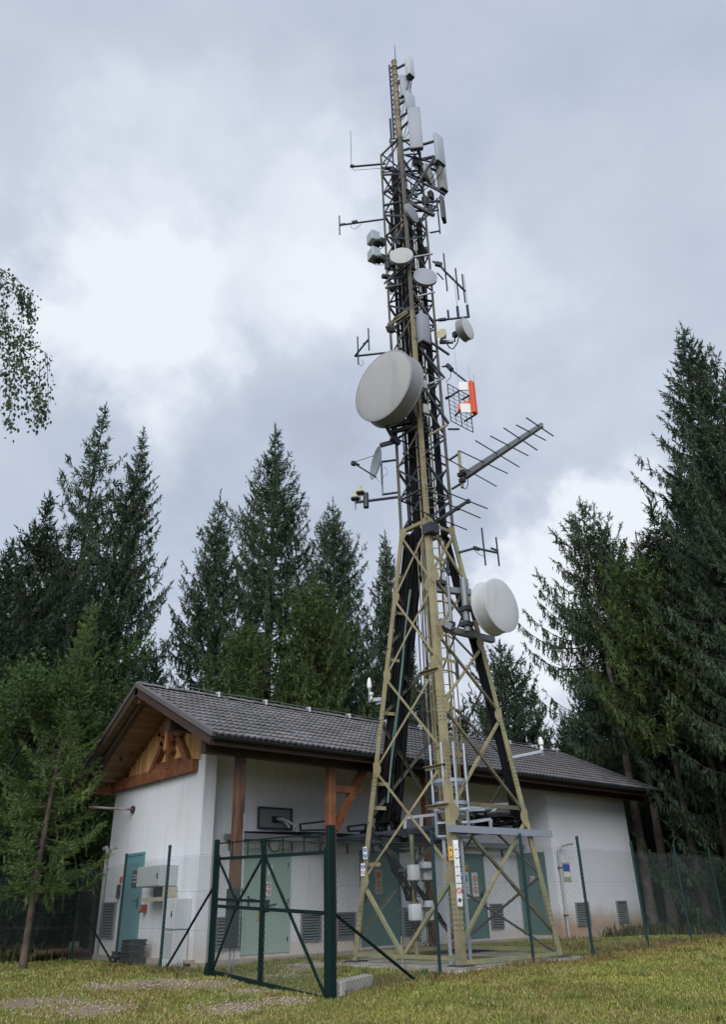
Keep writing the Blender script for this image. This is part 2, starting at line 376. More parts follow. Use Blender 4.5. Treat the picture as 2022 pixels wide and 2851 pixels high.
# forest floor away from the clearing
sx = N('ShaderNodeVectorMath', t, operation='DISTANCE'); Lk(tcn.outputs['Object'], sx.inputs[0], t); sx.inputs[1].default_value = (8, 4, 0)
ff = N('ShaderNodeMapRange', t); ff.inputs['From Min'].default_value = 15.5; ff.inputs['From Max'].default_value = 19; Lk(sx.outputs['Value'], ff.inputs[0], t)
mxf = N('ShaderNodeMix', t, data_type='RGBA'); Lk(ff.outputs[0], mxf.inputs[0], t); Lk(mxg.outputs[2], mxf.inputs[6], t); mxf.inputs[7].default_value = (.055, .042, .024, 1)
Lk(mxf.outputs[2], p.inputs['Base Color'], t)
bp = N('ShaderNodeBump', t); bp.inputs['Strength'].default_value = .6; bp.inputs['Distance'].default_value = .04; Lk(nb, bp.inputs['Height'], t); Lk(bp.outputs[0], p.inputs['Normal'], t)
MATS['ground_soil'] = me_g
g = raw('ground', V, F, 'ground_soil', smooth=True); tag(g, 'uneven mown clearing of soil and gravel under the grass', kind='structure')
# ------------------------------------------------------------------ equipment building
XW, YW, XE = 9.0, 15.85, 24.1           # gable wall plane, recessed long wall plane, east end of the walls
ZP = .72                                # top of plinth
YB = 14.5; XB = 19.9                    # projecting block: front plane and west side
ROOF_X0, ROOF_X1 = 7.9, 24.75
YE, ZE, YR, ZR, YBk, ZBk = 13.48, 4.66, 17.1, 6.37, 19.95, 4.62
hut = thing('equipment_building', 'long white hut with grey tiled gable roof, timber gable and green doors', 'building', (9, 15.85, .6))
b = MB()
# gable wall with full thickness, up to the tie beam; the strip by the corner runs up to the roof
b.bbox((XW, YW+.0, .45), (XW+.3, 20.0, 4.4)); build(b, 'gable_wall', 'render_wall', hut)
b = MB(); b.bbox((XW, 15.55, .45), (XW+.3, YW-.003, 4.76)); build(b, 'wall_return', 'render_wall', hut)
wall = MB(); wall.bbox((XW+.303, YW, .45), (XB+.0, YW+.3, 4.9)); wall = build(wall, 'recessed_wall', 'render_wall', hut)
b = MB(); b.bbox((XB, YB, .45), (XE, YB+.3, 4.75)); blockw = build(b, 'block_front_wall', 'render_wall', hut)
b = MB(); b.bbox((XB, YB+.303, .45), (XB+.3, YW-.003, 4.8)); sidew = build(b, 'block_side_wall', 'render_wall', hut)
b = MB(); b.bbox((XE-.3, YB+.303, .45), (XE, 20, 4.9)); build(b, 'end_wall', 'render_wall', hut)
b = MB(); b.bbox((XW+.303, 19.7, .45), (XE-.303, 20, 4.6)); build(b, 'rear_wall', 'render_wall', hut)
# dirt-splashed lower band of the block
m = MATS['render_wall'].copy(); m.name = 'stained_wall'; MATS['stained_wall'] = m; t = m.node_tree; p = t.nodes['Principled BSDF']
src = p.inputs['Base Color'].links[0].from_socket
tcn = N('ShaderNodeTexCoord', t); sp = N('ShaderNodeSeparateXYZ', t); Lk(tcn.outputs['Object'], sp.inputs[0], t)
nn = noise(tcn.outputs['Object'], 2.2, 6, .6, 0, (0, 0, 0), t)
mr = N('ShaderNodeMapRange', t, interpolation_type='SMOOTHSTEP'); mr.inputs['From Min'].default_value = .95; mr.inputs['From Max'].default_value = .25
Lk(math_('ADD', sp.outputs[2], math_('MULTIPLY_ADD', nn, .5, -.25, t), None, t), mr.inputs[0], t)
mxx = N('ShaderNodeMix', t, data_type='RGBA'); Lk(math_('MULTIPLY', mr.outputs[0], .9, None, t), mxx.inputs[0], t); Lk(src, mxx.inputs[6], t); mxx.inputs[7].default_value = (.40, .26, .165, 1)
Lk(mxx.outputs[2], p.inputs['Base Color'], t)
blockw.data.materials[0] = m
m2_ = MATS['render_wall']; t = m2_.node_tree; p = t.nodes['Principled BSDF']; src = p.inputs['Base Color'].links[0].from_socket
tcn = N('ShaderNodeTexCoord', t); sp = N('ShaderNodeSeparateXYZ', t); Lk(tcn.outputs['Object'], sp.inputs[0], t)
mpz = N('ShaderNodeMapping', t); mpz.inputs['Scale'].default_value = (2.6, 2.6, .22); Lk(tcn.outputs['Object'], mpz.inputs[0], t)
stn = noise(mpz.outputs[0], 2.0, 6, .65, .2, (0, 0, 0), t); nn = noise(tcn.outputs['Object'], 1.6, 6, .6, 0, (0, 0, 0), t)
mrs = N('ShaderNodeMapRange', t); mrs.inputs['From Min'].default_value = .50; mrs.inputs['From Max'].default_value = .74; Lk(stn, mrs.inputs[0], t)
mr = N('ShaderNodeMapRange', t, interpolation_type='SMOOTHSTEP'); mr.inputs['From Min'].default_value = .62; mr.inputs['From Max'].default_value = .08
Lk(math_('ADD', sp.outputs[2], math_('MULTIPLY_ADD', nn, .8, -.4, t), None, t), mr.inputs[0], t)
mxa = N('ShaderNodeMix', t, data_type='RGBA'); Lk(math_('MULTIPLY', mrs.outputs[0], .45, None, t), mxa.inputs[0], t); Lk(src, mxa.inputs[6], t); mxa.inputs[7].default_value = (.50, .49, .47, 1)
mxb = N('ShaderNodeMix', t, data_type='RGBA'); Lk(math_('MULTIPLY', mr.outputs[0], .5, None, t), mxb.inputs[0], t); Lk(mxa.outputs[2], mxb.inputs[6], t); mxb.inputs[7].default_value = (.50, .38, .27, 1)
Lk(mxb.outputs[2], p.inputs['Base Color'], t)
# plinth and walkway
b = MB(); b.bbox((XW-.10, 15.45, .3), (XW-.002, 20.05, ZP)); b.bbox((XW-.1, YW-.42, .3), (XB-.002, YW-.002, ZP-.06)); build(b, 'plinth', 'plinth_concrete', hut)
# --- doors
def leaf_sign(parent, origin, u, w, h, items, nrm, name='door_sign', base='sign_white'):
    """a flat sign: plate plus printed discs / bars; origin = centre, u = horizontal direction, items = (kind, x, y, size, mat)"""
    o = Vector(origin); u = Vector(u).normalized(); n_ = Vector(nrm).normalized(); v = n_.cross(u); v = Vector((0, 0, 1)) if abs(v.z) > .9 else (v if v.z > 0 else -v)
    b = MB(); b.prism(o-n_*.006, o+n_*.004, [u*w/2+v*h/2, -u*w/2+v*h/2, -u*w/2-v*h/2, u*w/2-v*h/2]); pl = build(b, name, base, parent)
    for kind, x, y, s, mm in items:
        c = o+u*x+v*y+n_*.0045
        b = MB()
        if kind == 'disc':
            b.prism(c, c+n_*.004, [(u*math.cos(2*math.pi*k/20)+v*math.sin(2*math.pi*k/20))*s for k in range(20)])
        elif kind == 'ring':
            vs = []; fs = []
            for k in range(24):
                d = u*math.cos(2*math.pi*k/24)+v*math.sin(2*math.pi*k/24); vs += [c+d*s+n_*.005, c+d*s*.72+n_*.005]
            for k in range(24): j = (k+1) % 24; fs.append((2*k, 2*j, 2*j+1, 2*k+1))
            b.add(vs, fs); b.bar(c+n_*.005-(u-v)*s*.55, c+n_*.005+(u-v)*s*.55, s*.25, .003, up=n_)
        elif kind == 'bar': b.prism(c, c+n_*.003, [u*s+v*.008, -u*s+v*.008, -u*s-v*.008, u*s-v*.008])
        elif kind == 'tri': b.prism(c, c+n_*.004, [v*s, -u*s*.9-v*s*.7, u*s*.9-v*s*.7])
        elif kind == 'head':   # white helmeted head pictogram
            b.prism(c+n_*.004, c+n_*.006, [(u*math.cos(2*math.pi*k/14)*.8+v*(math.sin(2*math.pi*k/14)))*s for k in range(14)])
        build(b, 'pictogram' if kind != 'bar' else 'text_line', mm, pl)
    return pl
def door(parent, A, B, z0, z1, nrm, m, name, label=None, handle_at=.9):
    A = Vector((A[0], A[1], 0)); B = Vector((B[0], B[1], 0)); n_ = Vector(nrm); u = (B-A).normalized(); w = (B-A).length
    def P(s, z, o_): return A+u*s+Vector((0, 0, z))+n_*o_
    b = MB()
    for s0, s1, a0, a1 in ((-.06, 0, z0, z1+.06), (w, w+.06, z0, z1+.06), (0, w, z1, z1+.06)):
        b.prism(P((s0+s1)/2, (a0+a1)/2, -.01), P((s0+s1)/2, (a0+a1)/2, .035), [u*(s1-s0)/2+Vector((0, 0, (a1-a0)/2)), -u*(s1-s0)/2+Vector((0, 0, (a1-a0)/2)), -u*(s1-s0)/2-Vector((0, 0, (a1-a0)/2)), u*(s1-s0)/2-Vector((0, 0, (a1-a0)/2))])
    b2 = MB(); c = P(w/2, (z0+z1)/2, -.02); hu = u*(w/2-.004); hv = Vector((0, 0, (z1-z0)/2-.004))
    b2.prism(c, c+n_*.042, [hu+hv, -hu+hv, -hu-hv, hu-hv])
    d = build(b2, name, m, parent); build(b, 'door_frame', m, d)
    b = MB(); h = P(w*handle_at, z0+1.02, .022); b.prism(h, h+n_*.01, [u*.025+Vector((0, 0, .11)), -u*.025+Vector((0, 0, .11)), -u*.025-Vector((0, 0, .11)), u*.025-Vector((0, 0, .11))])
    s_ = -1 if handle_at > .5 else 1
    b.tube(h+Vector((0, 0, .04)), h+n_*.06+Vector((0, 0, .04)), .012); b.tube(h+n_*.06+Vector((0, 0, .04)), h+n_*.06+Vector((0, 0, .04))+u*s_*.13, .012)
    build(b, 'door_handle', 'dark_plastic', d)
    b = MB()
    for k in range(3):
        q = P(w*(1-round(handle_at)), z0+.25+k*.75, .03); b.tube(q-Vector((0, 0, .05)), q+Vector((0, 0, .05)), .014)
    build(b, 'hinge', 'galv_dark', d)
    if label: d['label'] = label
    return d
d1 = door(hut, (10.36, YW), (11.52, YW), ZP+.0, 2.76, (0, -1, 0), 'door_pale', 'door', 'pale green steel door with red and white stickers', .08)
d2 = door(hut, (13.78, YW), (15.02, YW), ZP+.0, 2.76, (0, -1, 0), 'door_dark', 'door', 'dark teal steel door behind the far tower leg', .06)
d3 = door(hut, (17.25, YW), (18.32, YW), ZP+.0, 2.76, (0, -1, 0), 'door_dark', 'door', 'dark green steel door with two white notices', .9)
d4 = door(hut, (XB, 15.72), (XB, 14.85), ZP+.03, 2.79, (-1, 0, 0), 'door_dark', 'door', 'dark green steel door in the side of the projecting block', .9)
d5 = door(hut, (XW, 18.90), (XW, 18.06), ZP+.04, 2.78, (-1, 0, 0), 'door_teal', 'door', 'bright teal steel door in the gable wall', .9)
leaf_sign(d1, (11.02, YW-.03, 2.36), (1, 0, 0), .12, .20, (('ring', 0, .02, .045, 'sign_red'), ('bar', 0, -.07, .04, 'sign_ink')), (0, -1, 0))
leaf_sign(d1, (10.98, YW-.03, 1.98), (1, 0, 0), .13, .28, (('ring', 0, .07, .05, 'sign_red'), ('ring', 0, -.06, .05, 'sign_red')), (0, -1, 0))
leaf_sign(d2, (14.32, YW-.03, 2.12), (1, 0, 0), .24, .56, (('disc', 0, .15, .075, 'sign_red'), ('ring', 0, -.05, .075, 'sign_red'), ('bar', 0, -.2, .08, 'sign_ink')), (0, -1, 0), base='sign_tan')
leaf_sign(d3, (17.52, YW-.03, 2.02), (1, 0, 0), .36, .66, (('disc', 0, .16, .125, 'sign_blue'), ('head', 0, .15, .06, 'sign_white'), ('bar', 0, -.05, .13, 'sign_ink'), ('bar', 0, -.10, .13, 'sign_ink'), ('bar', 0, -.15, .11, 'sign_ink'), ('bar', 0, -.22, .13, 'sign_ink'), ('bar', 0, -.27, .10, 'sign_ink')), (0, -1, 0))
leaf_sign(d3, (17.95, YW-.03, 2.04), (1, 0, 0), .24, .60, (('ring', 0, .14, .085, 'sign_red'), ('ring', 0, -.14, .085, 'sign_red'), ('bar', 0, .0, .08, 'sign_ink')), (0, -1, 0))
leaf_sign(d3, (17.66, YW-.03, 2.47), (1, 0, 0), .12, .11, (('tri', 0, 0, .045, 'sign_ink'),), (0, -1, 0), base='sign_yellow')
leaf_sign(d4, (XB-.03, 15.3, 2.16), (0, -1, 0), .15, .14, (('ring', 0, 0, .05, 'sign_red'),), (-1, 0, 0))
leaf_sign(d5, (XW-.03, 18.38, 2.28), (0, -1, 0), .27, .36, (('bar', 0, .08, .09, 'sign_white'), ('bar', 0, .02, .09, 'sign_white'), ('bar', 0, -.06, .07, 'sign_white')), (-1, 0, 0), base='galv_dark')
# --- louvred vents
slat_me = {}
def louvre(parent, A, B, z0, z1, nrm, nsl, m='louvre_grey'):
    A = Vector((A[0], A[1], 0)); B = Vector((B[0], B[1], 0)); n_ = Vector(nrm); u = (B-A).normalized(); w = (B-A).length
    def rect(b, s0, s1, a0, a1, o0, o1):
        c = A+u*(s0+s1)/2+Vector((0, 0, (a0+a1)/2)); hu = u*(s1-s0)/2; hv = Vector((0, 0, (a1-a0)/2))
        b.prism(c+n_*o0, c+n_*o1, [hu+hv, -hu+hv, -hu-hv, hu-hv])
    b = MB(); t_ = .035
    for q in ((0, t_, z0, z1), (w-t_, w, z0, z1), (t_, w-t_, z1-t_, z1), (t_, w-t_, z0, z0+t_)): rect(b, *q, -.01, .05)
    fr = build(b, 'vent_louvre', m, parent)
    b = MB(); rect(b, t_, w-t_, z0+t_, z1-t_, -.012, .004); build(b, 'vent_opening', 'void_dark', fr)
    step = (z1-z0-2*t_)/nsl
    b = MB(); L = w-2*t_
    b.prism(Vector((-L/2, 0, 0)), Vector((L/2, 0, 0)), [(0, -.003, step*.42), (0, .003, step*.42), (0, .036, -step*.2), (0, .030, -step*.2)])
    first = None
    for k in range(nsl):
        c = A+u*w/2+Vector((0, 0, z0+t_+step*(k+.5)))+n_*.008
        # local x -> u, local y -> n_, z up
        Rm = Matrix(((u.x, n_.x, 0, c.x), (u.y, n_.y, 0, c.y), (0, 0, 1, c.z), (0, 0, 0, 1)))
        if first is None:
            me = bpy.data.meshes.new('slat'); me.from_pydata(b.v, [], b.f); me.materials.append(MATS[m]); first = me
        inst(first, 'slat', fr, Rm)
    return fr
for X0, X1, z0, z1 in ((9.66, 10.28, .84, 1.46), (11.90, 12.48, .90, 1.46), (12.96, 13.54, .90, 1.47), (15.15, 15.72, .88, 1.50), (18.50, 19.03, .92, 1.55)):
    louvre(hut, (X0, YW), (X1, YW), z0, z1, (0, -1, 0), 9)
p0, p1 = ony(1401.5+200, 2513, YB), ony(1638, 2570, YB)
louvre(hut, (20.63, YB), (21.27, YB), .93, 1.52, (0, -1, 0), 9)
p0 = ony(1714, 2509, YB); p1 = ony(1742, 2507, YB)
louvre(hut, (p0[0], YB), (p1[0], YB), .95, 1.53, (0, -1, 0), 9)
q0 = onx(287, 2560, XW); q1 = onx(321, 2560, XW)
louvre(hut, (XW, q0[1]), (XW, q1[1]), zat(310, 2614, (XW, q1[1])), zat(322, 2511, (XW, q1[1])), (-1, 0, 0), 12)
# --- metal plate with waveguide entry
b = MB(); b.bbox((10.62, YW-.05, 3.24), (11.56, YW-.002, 3.68)); ent = build(b, 'cable_entry_plate', 'louvre_grey', hut)
b = MB()
for q in ((10.60, 10.64, 3.22, 3.70), (11.54, 11.58, 3.22, 3.70), (10.64, 11.54, 3.66, 3.70), (10.64, 11.54, 3.22, 3.26)): b.bbox((q[0], YW-.075, q[2]), (q[1], YW-.052, q[3]))
build(b, 'plate_frame', 'galv_dark', ent)
b = MB(); b.bbox((11.0, YW-.09, 3.37), (11.27, YW-.052, 3.5)); build(b, 'cable_gland', 'void_dark', ent)
# --- bulkhead lamp over the pale door
cl = ony(762, 2352, YW); b = MB(); b.lathe((cl[0], YW-.002, cl[2]), (0, -1, 0), [(.14, 0), (.14, .03), (.125, .07), (.07, .11), (0, .12)], 18); lamp = build(b, 'wall_lamp', 'lamp_glass', hut, True)
b = MB(); b.lathe((cl[0], YW-.001, cl[2]), (0, -1, 0), [(.165, 0), (.165, .035), (.142, .04)], 18); build(b, 'lamp_rim', 'galv_dark', lamp, True)
# --- info plate on the block
ip = ony(1400+578/3.248, 2050+1227/3.248, YB)
leaf_sign(hut, (ip[0], YB-.01, ip[2]), (1, 0, 0), .36, .50, (('bar', 0, -.03, .13, 'sign_red'), ('bar', 0, -.08, .13, 'sign_ink')), (0, -1, 0), name='notice_plate', base='sign_tan')
b = MB(); b.bbox((ip[0]-.15, YB-.022, ip[2]+.03), (ip[0]+.15, YB-.016, ip[2]+.2)); build(b, 'notice_panel', 'sign_blue', hut)
b = MB(); b.bbox((ip[0]-.155, YB-.021, ip[2]-.13), (ip[0]+.155, YB-.0155, ip[2]+.0)); build(b, 'notice_panel', 'sign_white', hut)
# --- downpipe by the block corner
b = MB(); b.path([(XB+.35, YB-.5, 3.02), (XB+.38, YB-.3, 3.02), (XB+.3, YB-.12, 2.98), (XB+.18, YB-.08, 2.85), (XB+.18, YB-.07, .62)], .035, 8); dp = build(b, 'downpipe', 'pipe_pale', hut, True)
b = MB()
for z in (2.4, 1.2): b.bbox((XB+.13, YB-.12, z), (XB+.23, YB-.002, z+.03))
build(b, 'pipe_clamp', 'galv_dark', dp)
# left rain pipe on the gable corner
b = MB(); b.path([(XW-.10, 20.12, 3.02), (XW-.06, 20.05, 3.06), (XW-.06, 19.98, 2.98), (XW-.06, 19.97, .6)], .045, 8); build(b, 'downpipe', 'pipe_pale', hut, True)
# flanged pipe sticking out of the gable wall
fl = onx(372, 2254, XW); b = MB(); b.tube((XW, fl[1], fl[2]), (XW-1.15, fl[1], fl[2]-.0), .028, 10); fp = build(b, 'stub_pipe', 'pipe_rust', hut, True)
b = MB(); b.tube((XW-.001, fl[1], fl[2]), (XW-.05, fl[1], fl[2]), .085, 14); build(b, 'pipe_flange', 'galv_dark', fp, True)
# --- roof
roof = MB()
def slope_pt(x, s, back=False, up=0.0):
    Y0, Z0 = (YE, ZE) if not back else (YBk, ZBk)
    d = Vector((0, YR-Y0, ZR-Z0)); L = d.length; d /= L; nrm = Vector((0, -d.z, d.y)) if not back else Vector((0, -d.z, d.y))
    if nrm.z < 0: nrm = -nrm
    return Vector((x, Y0, Z0))+d*s+nrm*up
SL = math.hypot(YR-YE, ZR-ZE); SLB = math.hypot(YR-YBk, ZR-ZBk)
for back, L in ((False, SL), (True, SLB)):
    vs = [slope_pt(x, s, back, u) for x in (ROOF_X0+.05, ROOF_X1-.05) for s in (.03, L-.0) for u in (-.10, -.005)]
    roof.add(vs, [(0, 1, 3, 2), (4, 6, 7, 5), (0, 4, 5, 1), (2, 3, 7, 6), (0, 2, 6, 4), (1, 5, 7, 3)])
roof = build(roof, 'roof', 'dark_timber', hut)
# interlocking double-wave tile
TWd, TEx = .30, SL/12
tl = MB(); prof = []
for k in range(9):
    u_ = k/8; prof.append((u_*TWd, .030*(1-math.cos(u_*4*math.pi))*.5))
vs = [(x, 0, h+.052) for x, h in prof] + [(x, TEx*1.12, h+.010) for x, h in prof] + [(x, 0.006, h+.008) for x, h in prof]
fs = [(k, k+1, 9+k+1, 9+k) for k in range(8)] + [(18+k, 18+k+1, k+1, k) for k in range(8)]
tile_me = bpy.data.meshes.new('roof_tile'); tile_me.from_pydata(vs, [], fs); tile_me.materials.append(MATS['roof_tile'])
tile_me.polygons.foreach_set('use_smooth', [True]*16); tile_me.set_sharp_from_angle(angle=R_(50))
d_ = Vector((0, YR-YE, ZR-ZE)).normalized(); nn_ = Vector((0, -d_.z, d_.y))
ncol = int((ROOF_X1-ROOF_X0)/TWd); rest = MB()
for c in range(ncol):
    for r in range(12):
        o_ = slope_pt(ROOF_X0+c*TWd, r*TEx-.03) + Vector((random.uniform(-.003, .003), 0, random.uniform(-.003, .004)))
        mw = Matrix(((1, 0, 0, o_.x), (0, d_.y, nn_.y, o_.y), (0, d_.z, nn_.z, o_.z), (0, 0, 0, 1)))
        if c < 25: inst(tile_me, 'roof_tile', roof, mw)
        else: rest.add([mw @ Vector(v) for v in vs], fs)
o = build(rest, 'roof_tiles_far', 'roof_tile', roof, True); o['kind'] = 'stuff'
# rear slope covering (hidden from the clearing)
b = MB()
b.add([slope_pt(x, s, True, .03) for x, s in ((ROOF_X0, -.03), (ROOF_X1, -.03), (ROOF_X1, SLB), (ROOF_X0, SLB))], [(0, 1, 2, 3)]); build(b, 'rear_covering', 'roof_tile', roof)
# ridge tiles
rt = MB(); sv_ = []; sf = []
for k in range(7):
    a_ = math.pi*k/6; sv_ += [(0, -.115*math.cos(a_), .075*math.sin(a_)+.01), (.40, -.10*math.cos(a_), .06*math.sin(a_)+.005)]
for k in range(6): sf.append((2*k, 2*k+1, 2*k+3, 2*k+2))
sf.append(tuple(range(0, 14, 2)))
rme = bpy.data.meshes.new('ridge_tile'); rme.from_pydata(sv_, [], sf); rme.materials.append(MATS['roof_tile']); rme.polygons.foreach_set('use_smooth', [True]*7); rme.set_sharp_from_angle(angle=R_(50))
for k in range(int((ROOF_X1-ROOF_X0)/.36)): inst(rme, 'ridge_tile', roof, Matrix.Translation((ROOF_X0+k*.36, YR, ZR+.03+random.uniform(-.004, .006))))
for k in range(11):     # bright lightning-wire clips along the ridge
    x = ROOF_X0+.7+k*1.45; b = MB(); b.bbox((x, YR-.16, ZR+.02), (x+.05, YR-.13, ZR+.15)); b.bbox((x, YR-.13, ZR+.12), (x+.05, YR-.02, ZR+.15)); build(b, 'ridge_clip', 'cabinet_pale', roof)
b = MB(); b.path([(ROOF_X0+.75+k*.8, YR-.02+.0*k, ZR+.17+.012*math.sin(k*2.1)) for k in range(20)], .006, 4)
b.path([slope_pt(ROOF_X0+2.3+.35*s_, SL*(1-s_), False, .085) for s_ in np.linspace(0, 1, 8)], .006, 4); build(b, 'lightning_wire', 'galvanised', roof)
# barge boards and verge flashing
for X, nm in ((ROOF_X0, -1), (ROOF_X1, 1)):
    for back, L in ((False, SL), (True, SLB)):
        b = MB(); b.add([slope_pt(X+nm*q, s, back, u) for q in (-.035, 0) for s in (-.02, L) for u in (-.20, -.02)], [(0, 1, 3, 2), (4, 6, 7, 5), (0, 4, 5, 1), (2, 3, 7, 6), (0, 2, 6, 4), (1, 5, 7, 3)]); bb = build(b, 'barge_board', 'dark_timber', roof)
        b = MB(); b.add([slope_pt(X+nm*q, s, back, u) for q in (-.07, .03) for s in (-.05, L) for u in (-.018, .075)], [(0, 1, 3, 2), (4, 6, 7, 5), (0, 4, 5, 1), (2, 3, 7, 6), (0, 2, 6, 4), (1, 5, 7, 3)]); build(b, 'verge_flashing', 'flashing', roof)
# gutter along the front eave
b = MB(); gp = []
for k in range(9):
    a_ = math.pi*k/8; gp.append((0, -.075*math.cos(a_), -.075*math.sin(a_)))
for k in range(8, -1, -1):
    a_ = math.pi*k/8; gp.append((0, -.068*math.cos(a_), -.068*math.sin(a_)+.001))
b.prism((ROOF_X0, YE-.07, ZE-.03), (ROOF_X1, YE-.07, ZE-.03), gp); build(b, 'gutter', 'void_dark', roof)
b = MB(); b.bbox((ROOF_X0+.03, YE+.012, ZE-.19), (ROOF_X1-.03, YE+.045, ZE-.02)); build(b, 'fascia_board', 'dark_timber', roof)
# soffit boards: under the front eave, the front and rear gable overhang
sme = {}
def board(name, parent, p0, p1, w, t_, up, m):
    b = MB(); b.bar(p0, p1, w, t_, up); return build(b, name, m, parent)
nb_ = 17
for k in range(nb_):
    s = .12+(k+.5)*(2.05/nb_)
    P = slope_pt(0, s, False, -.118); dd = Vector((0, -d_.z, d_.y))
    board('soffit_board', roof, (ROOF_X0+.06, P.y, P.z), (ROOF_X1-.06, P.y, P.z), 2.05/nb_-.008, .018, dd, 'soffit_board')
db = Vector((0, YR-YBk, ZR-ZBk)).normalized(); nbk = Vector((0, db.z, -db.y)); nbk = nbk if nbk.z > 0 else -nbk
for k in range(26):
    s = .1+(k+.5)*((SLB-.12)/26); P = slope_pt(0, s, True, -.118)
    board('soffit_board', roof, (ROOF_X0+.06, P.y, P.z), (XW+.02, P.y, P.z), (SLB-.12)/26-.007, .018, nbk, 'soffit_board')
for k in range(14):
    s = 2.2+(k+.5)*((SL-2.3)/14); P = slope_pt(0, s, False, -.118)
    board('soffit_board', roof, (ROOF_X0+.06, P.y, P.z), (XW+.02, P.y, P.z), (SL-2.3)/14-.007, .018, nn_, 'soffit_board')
# purlins / plates
YP = 14.04
for (Y, Z0, Z1, X0, X1, m) in ((YP, 4.40, 4.66, ROOF_X0+.15, ROOF_X1-.3, 'dark_timber'), (20.02, 4.28, 4.5, ROOF_X0+.02, XW-.12, 'red_timber'), (17.1, 5.98, 6.18, ROOF_X0+.1, XW-.12, 'red_timber'), (15.72, 5.14, 5.38, ROOF_X0+.2, XW-.12, 'dark_timber')):
    b = MB(); b.bbox((X0, Y-.09, Z0), (X1, Y+.09, Z1)); build(b, 'purlin', m, hut)
b = MB(); b.bar(slope_pt(ROOF_X0+.25, .2, True, -.22), slope_pt(ROOF_X0+.25, SLB-.1, True, -.22), .12, .16, nbk); build(b, 'rafter', 'dark_timber', hut)
# timber posts under the eave
wp = thing('timber_post', 'brown timber post with black base sleeve under the near eave end', 'post', (8.95, YP, .66))
hut_posts = []
def post(X, z0, z1, parent, m):
    b = MB(); b.rbox((X, YP, (z0+z1)/2), (.19, .19, z1-z0), None, .015, 1); return build(b, 'timber_post', m, parent)
bpy.data.objects.remove(wp)
pst = post(8.95, .98, 4.398, hut, 'post_timber')
b = MB(); b.bbox((8.84, YP-.11, .95), (9.06, YP+.11, 1.95)); build(b, 'post_sleeve', 'dark_plastic', pst)
b = MB(); b.tube((8.91, YP, .5), (8.91, YP, .96), .018); b.tube((9.0, YP, .5), (9.0, YP, .96), .01); b.tube((9.02, YP-.115, .96), (9.02, YP-.115, 3.3), .01); build(b, 'post_rod', 'galvanised', pst)
for px, py, px2, py2, px3, py3 in ((920, 2200, 932, 2311, 1010, 2130), (1186, 2230, None, 0, 0, 0)):
    c = ony(px, py, YP); q = post(c[0], .7, 4.398, hut, 'red_timber')
    if px2:
        a0 = ony(px2, py2, YP); a1 = ony(px3, py3, YP); b = MB(); b.bar(a0, (a1[0], YP, min(a1[2], 4.4)), .14, .16, (0, 1, 0)); build(b, 'post_brace', 'red_timber', q)
        b = MB(); b.bar((c[0]+.1, YP, zat(925, 2195, (c[0], YP))), (c[0]+.9, YP, zat(925, 2195, (c[0], YP))), .12, .14); build(b, 'post_tie', 'red_timber', q)
# lower plank line behind eave: beam ends seen dark
# gable timberwork
gb_z = lambda Y: (ZE+(Y-YE)*(ZR-ZE)/(YR-YE) if Y < YR else ZBk+(YBk-Y)*(ZR-ZBk)/(YBk-YR)) - .16
nb2 = 36
for k in range(nb2):
    Y0 = 15.75+k*(4.35/nb2); Y1 = Y0+4.35/nb2-.006; zt = min(gb_z(Y0), gb_z(Y1))
    if zt < 4.75: continue
    b = MB(); b.bbox((XW-.005, Y0, 4.60), (XW+.03-.006*(k % 2), Y1, zt)); build(b, 'gable_board', 'gable_board', hut)
XT = XW-.075
b = MB(); b.bbox((XT-.075, YW+.0, 4.36), (XT+.07, 20.10, 4.62)); build(b, 'tie_beam', 'red_timber', hut)
def gpx(x, y): return Vector(onx(230+x/3.248, 1880+y/3.248, XT))
for nm, a_, c_, w_ in (('king_post', (806, 500), (792, 850), .13), ('gable_brace', (742, 610), (628, 890), .15), ('gable_brace', (872, 560), (965, 800), .15), ('gable_brace', (705, 545), (775, 690), .14), ('gable_brace', (768, 560), (820, 700), .10), ('collar_beam', (700, 530), (905, 520), .14), ('king_post', (820, 420), (838, 600), .10), ('sill_block', (640, 895), (950, 790), .12)):
    A_, B_ = gpx(*a_), gpx(*c_)
    if nm == 'sill_block': A_.z = B_.z = 4.68
    dx = -.03*len(nm) % .05
    b = MB(); b.bar(A_+Vector((-dx, 0, 0)), B_+Vector((-dx, 0, 0)), .11 if nm != 'king_post' else .14, w_, (0, (B_-A_).z, -(B_-A_).y)); build(b, nm, 'red_timber', hut)
b = MB(); A_, B_ = gpx(800, 510), gpx(785, 680); b.bar(A_+Vector((-.1, 0, 0)), B_+Vector((-.1, 0, 0)), .06, .08, (1, 0, 0)); build(b, 'hanger_batten', 'gable_board', hut)
# rows of rafters tails under the front eave
for k in range(19):
    x = ROOF_X0+.5+k*.88; b = MB(); b.bar(slope_pt(x, .08, False, -.175), slope_pt(x, 2.3, False, -.175), .09, .09, nn_); build(b, 'rafter', 'dark_timber', hut)
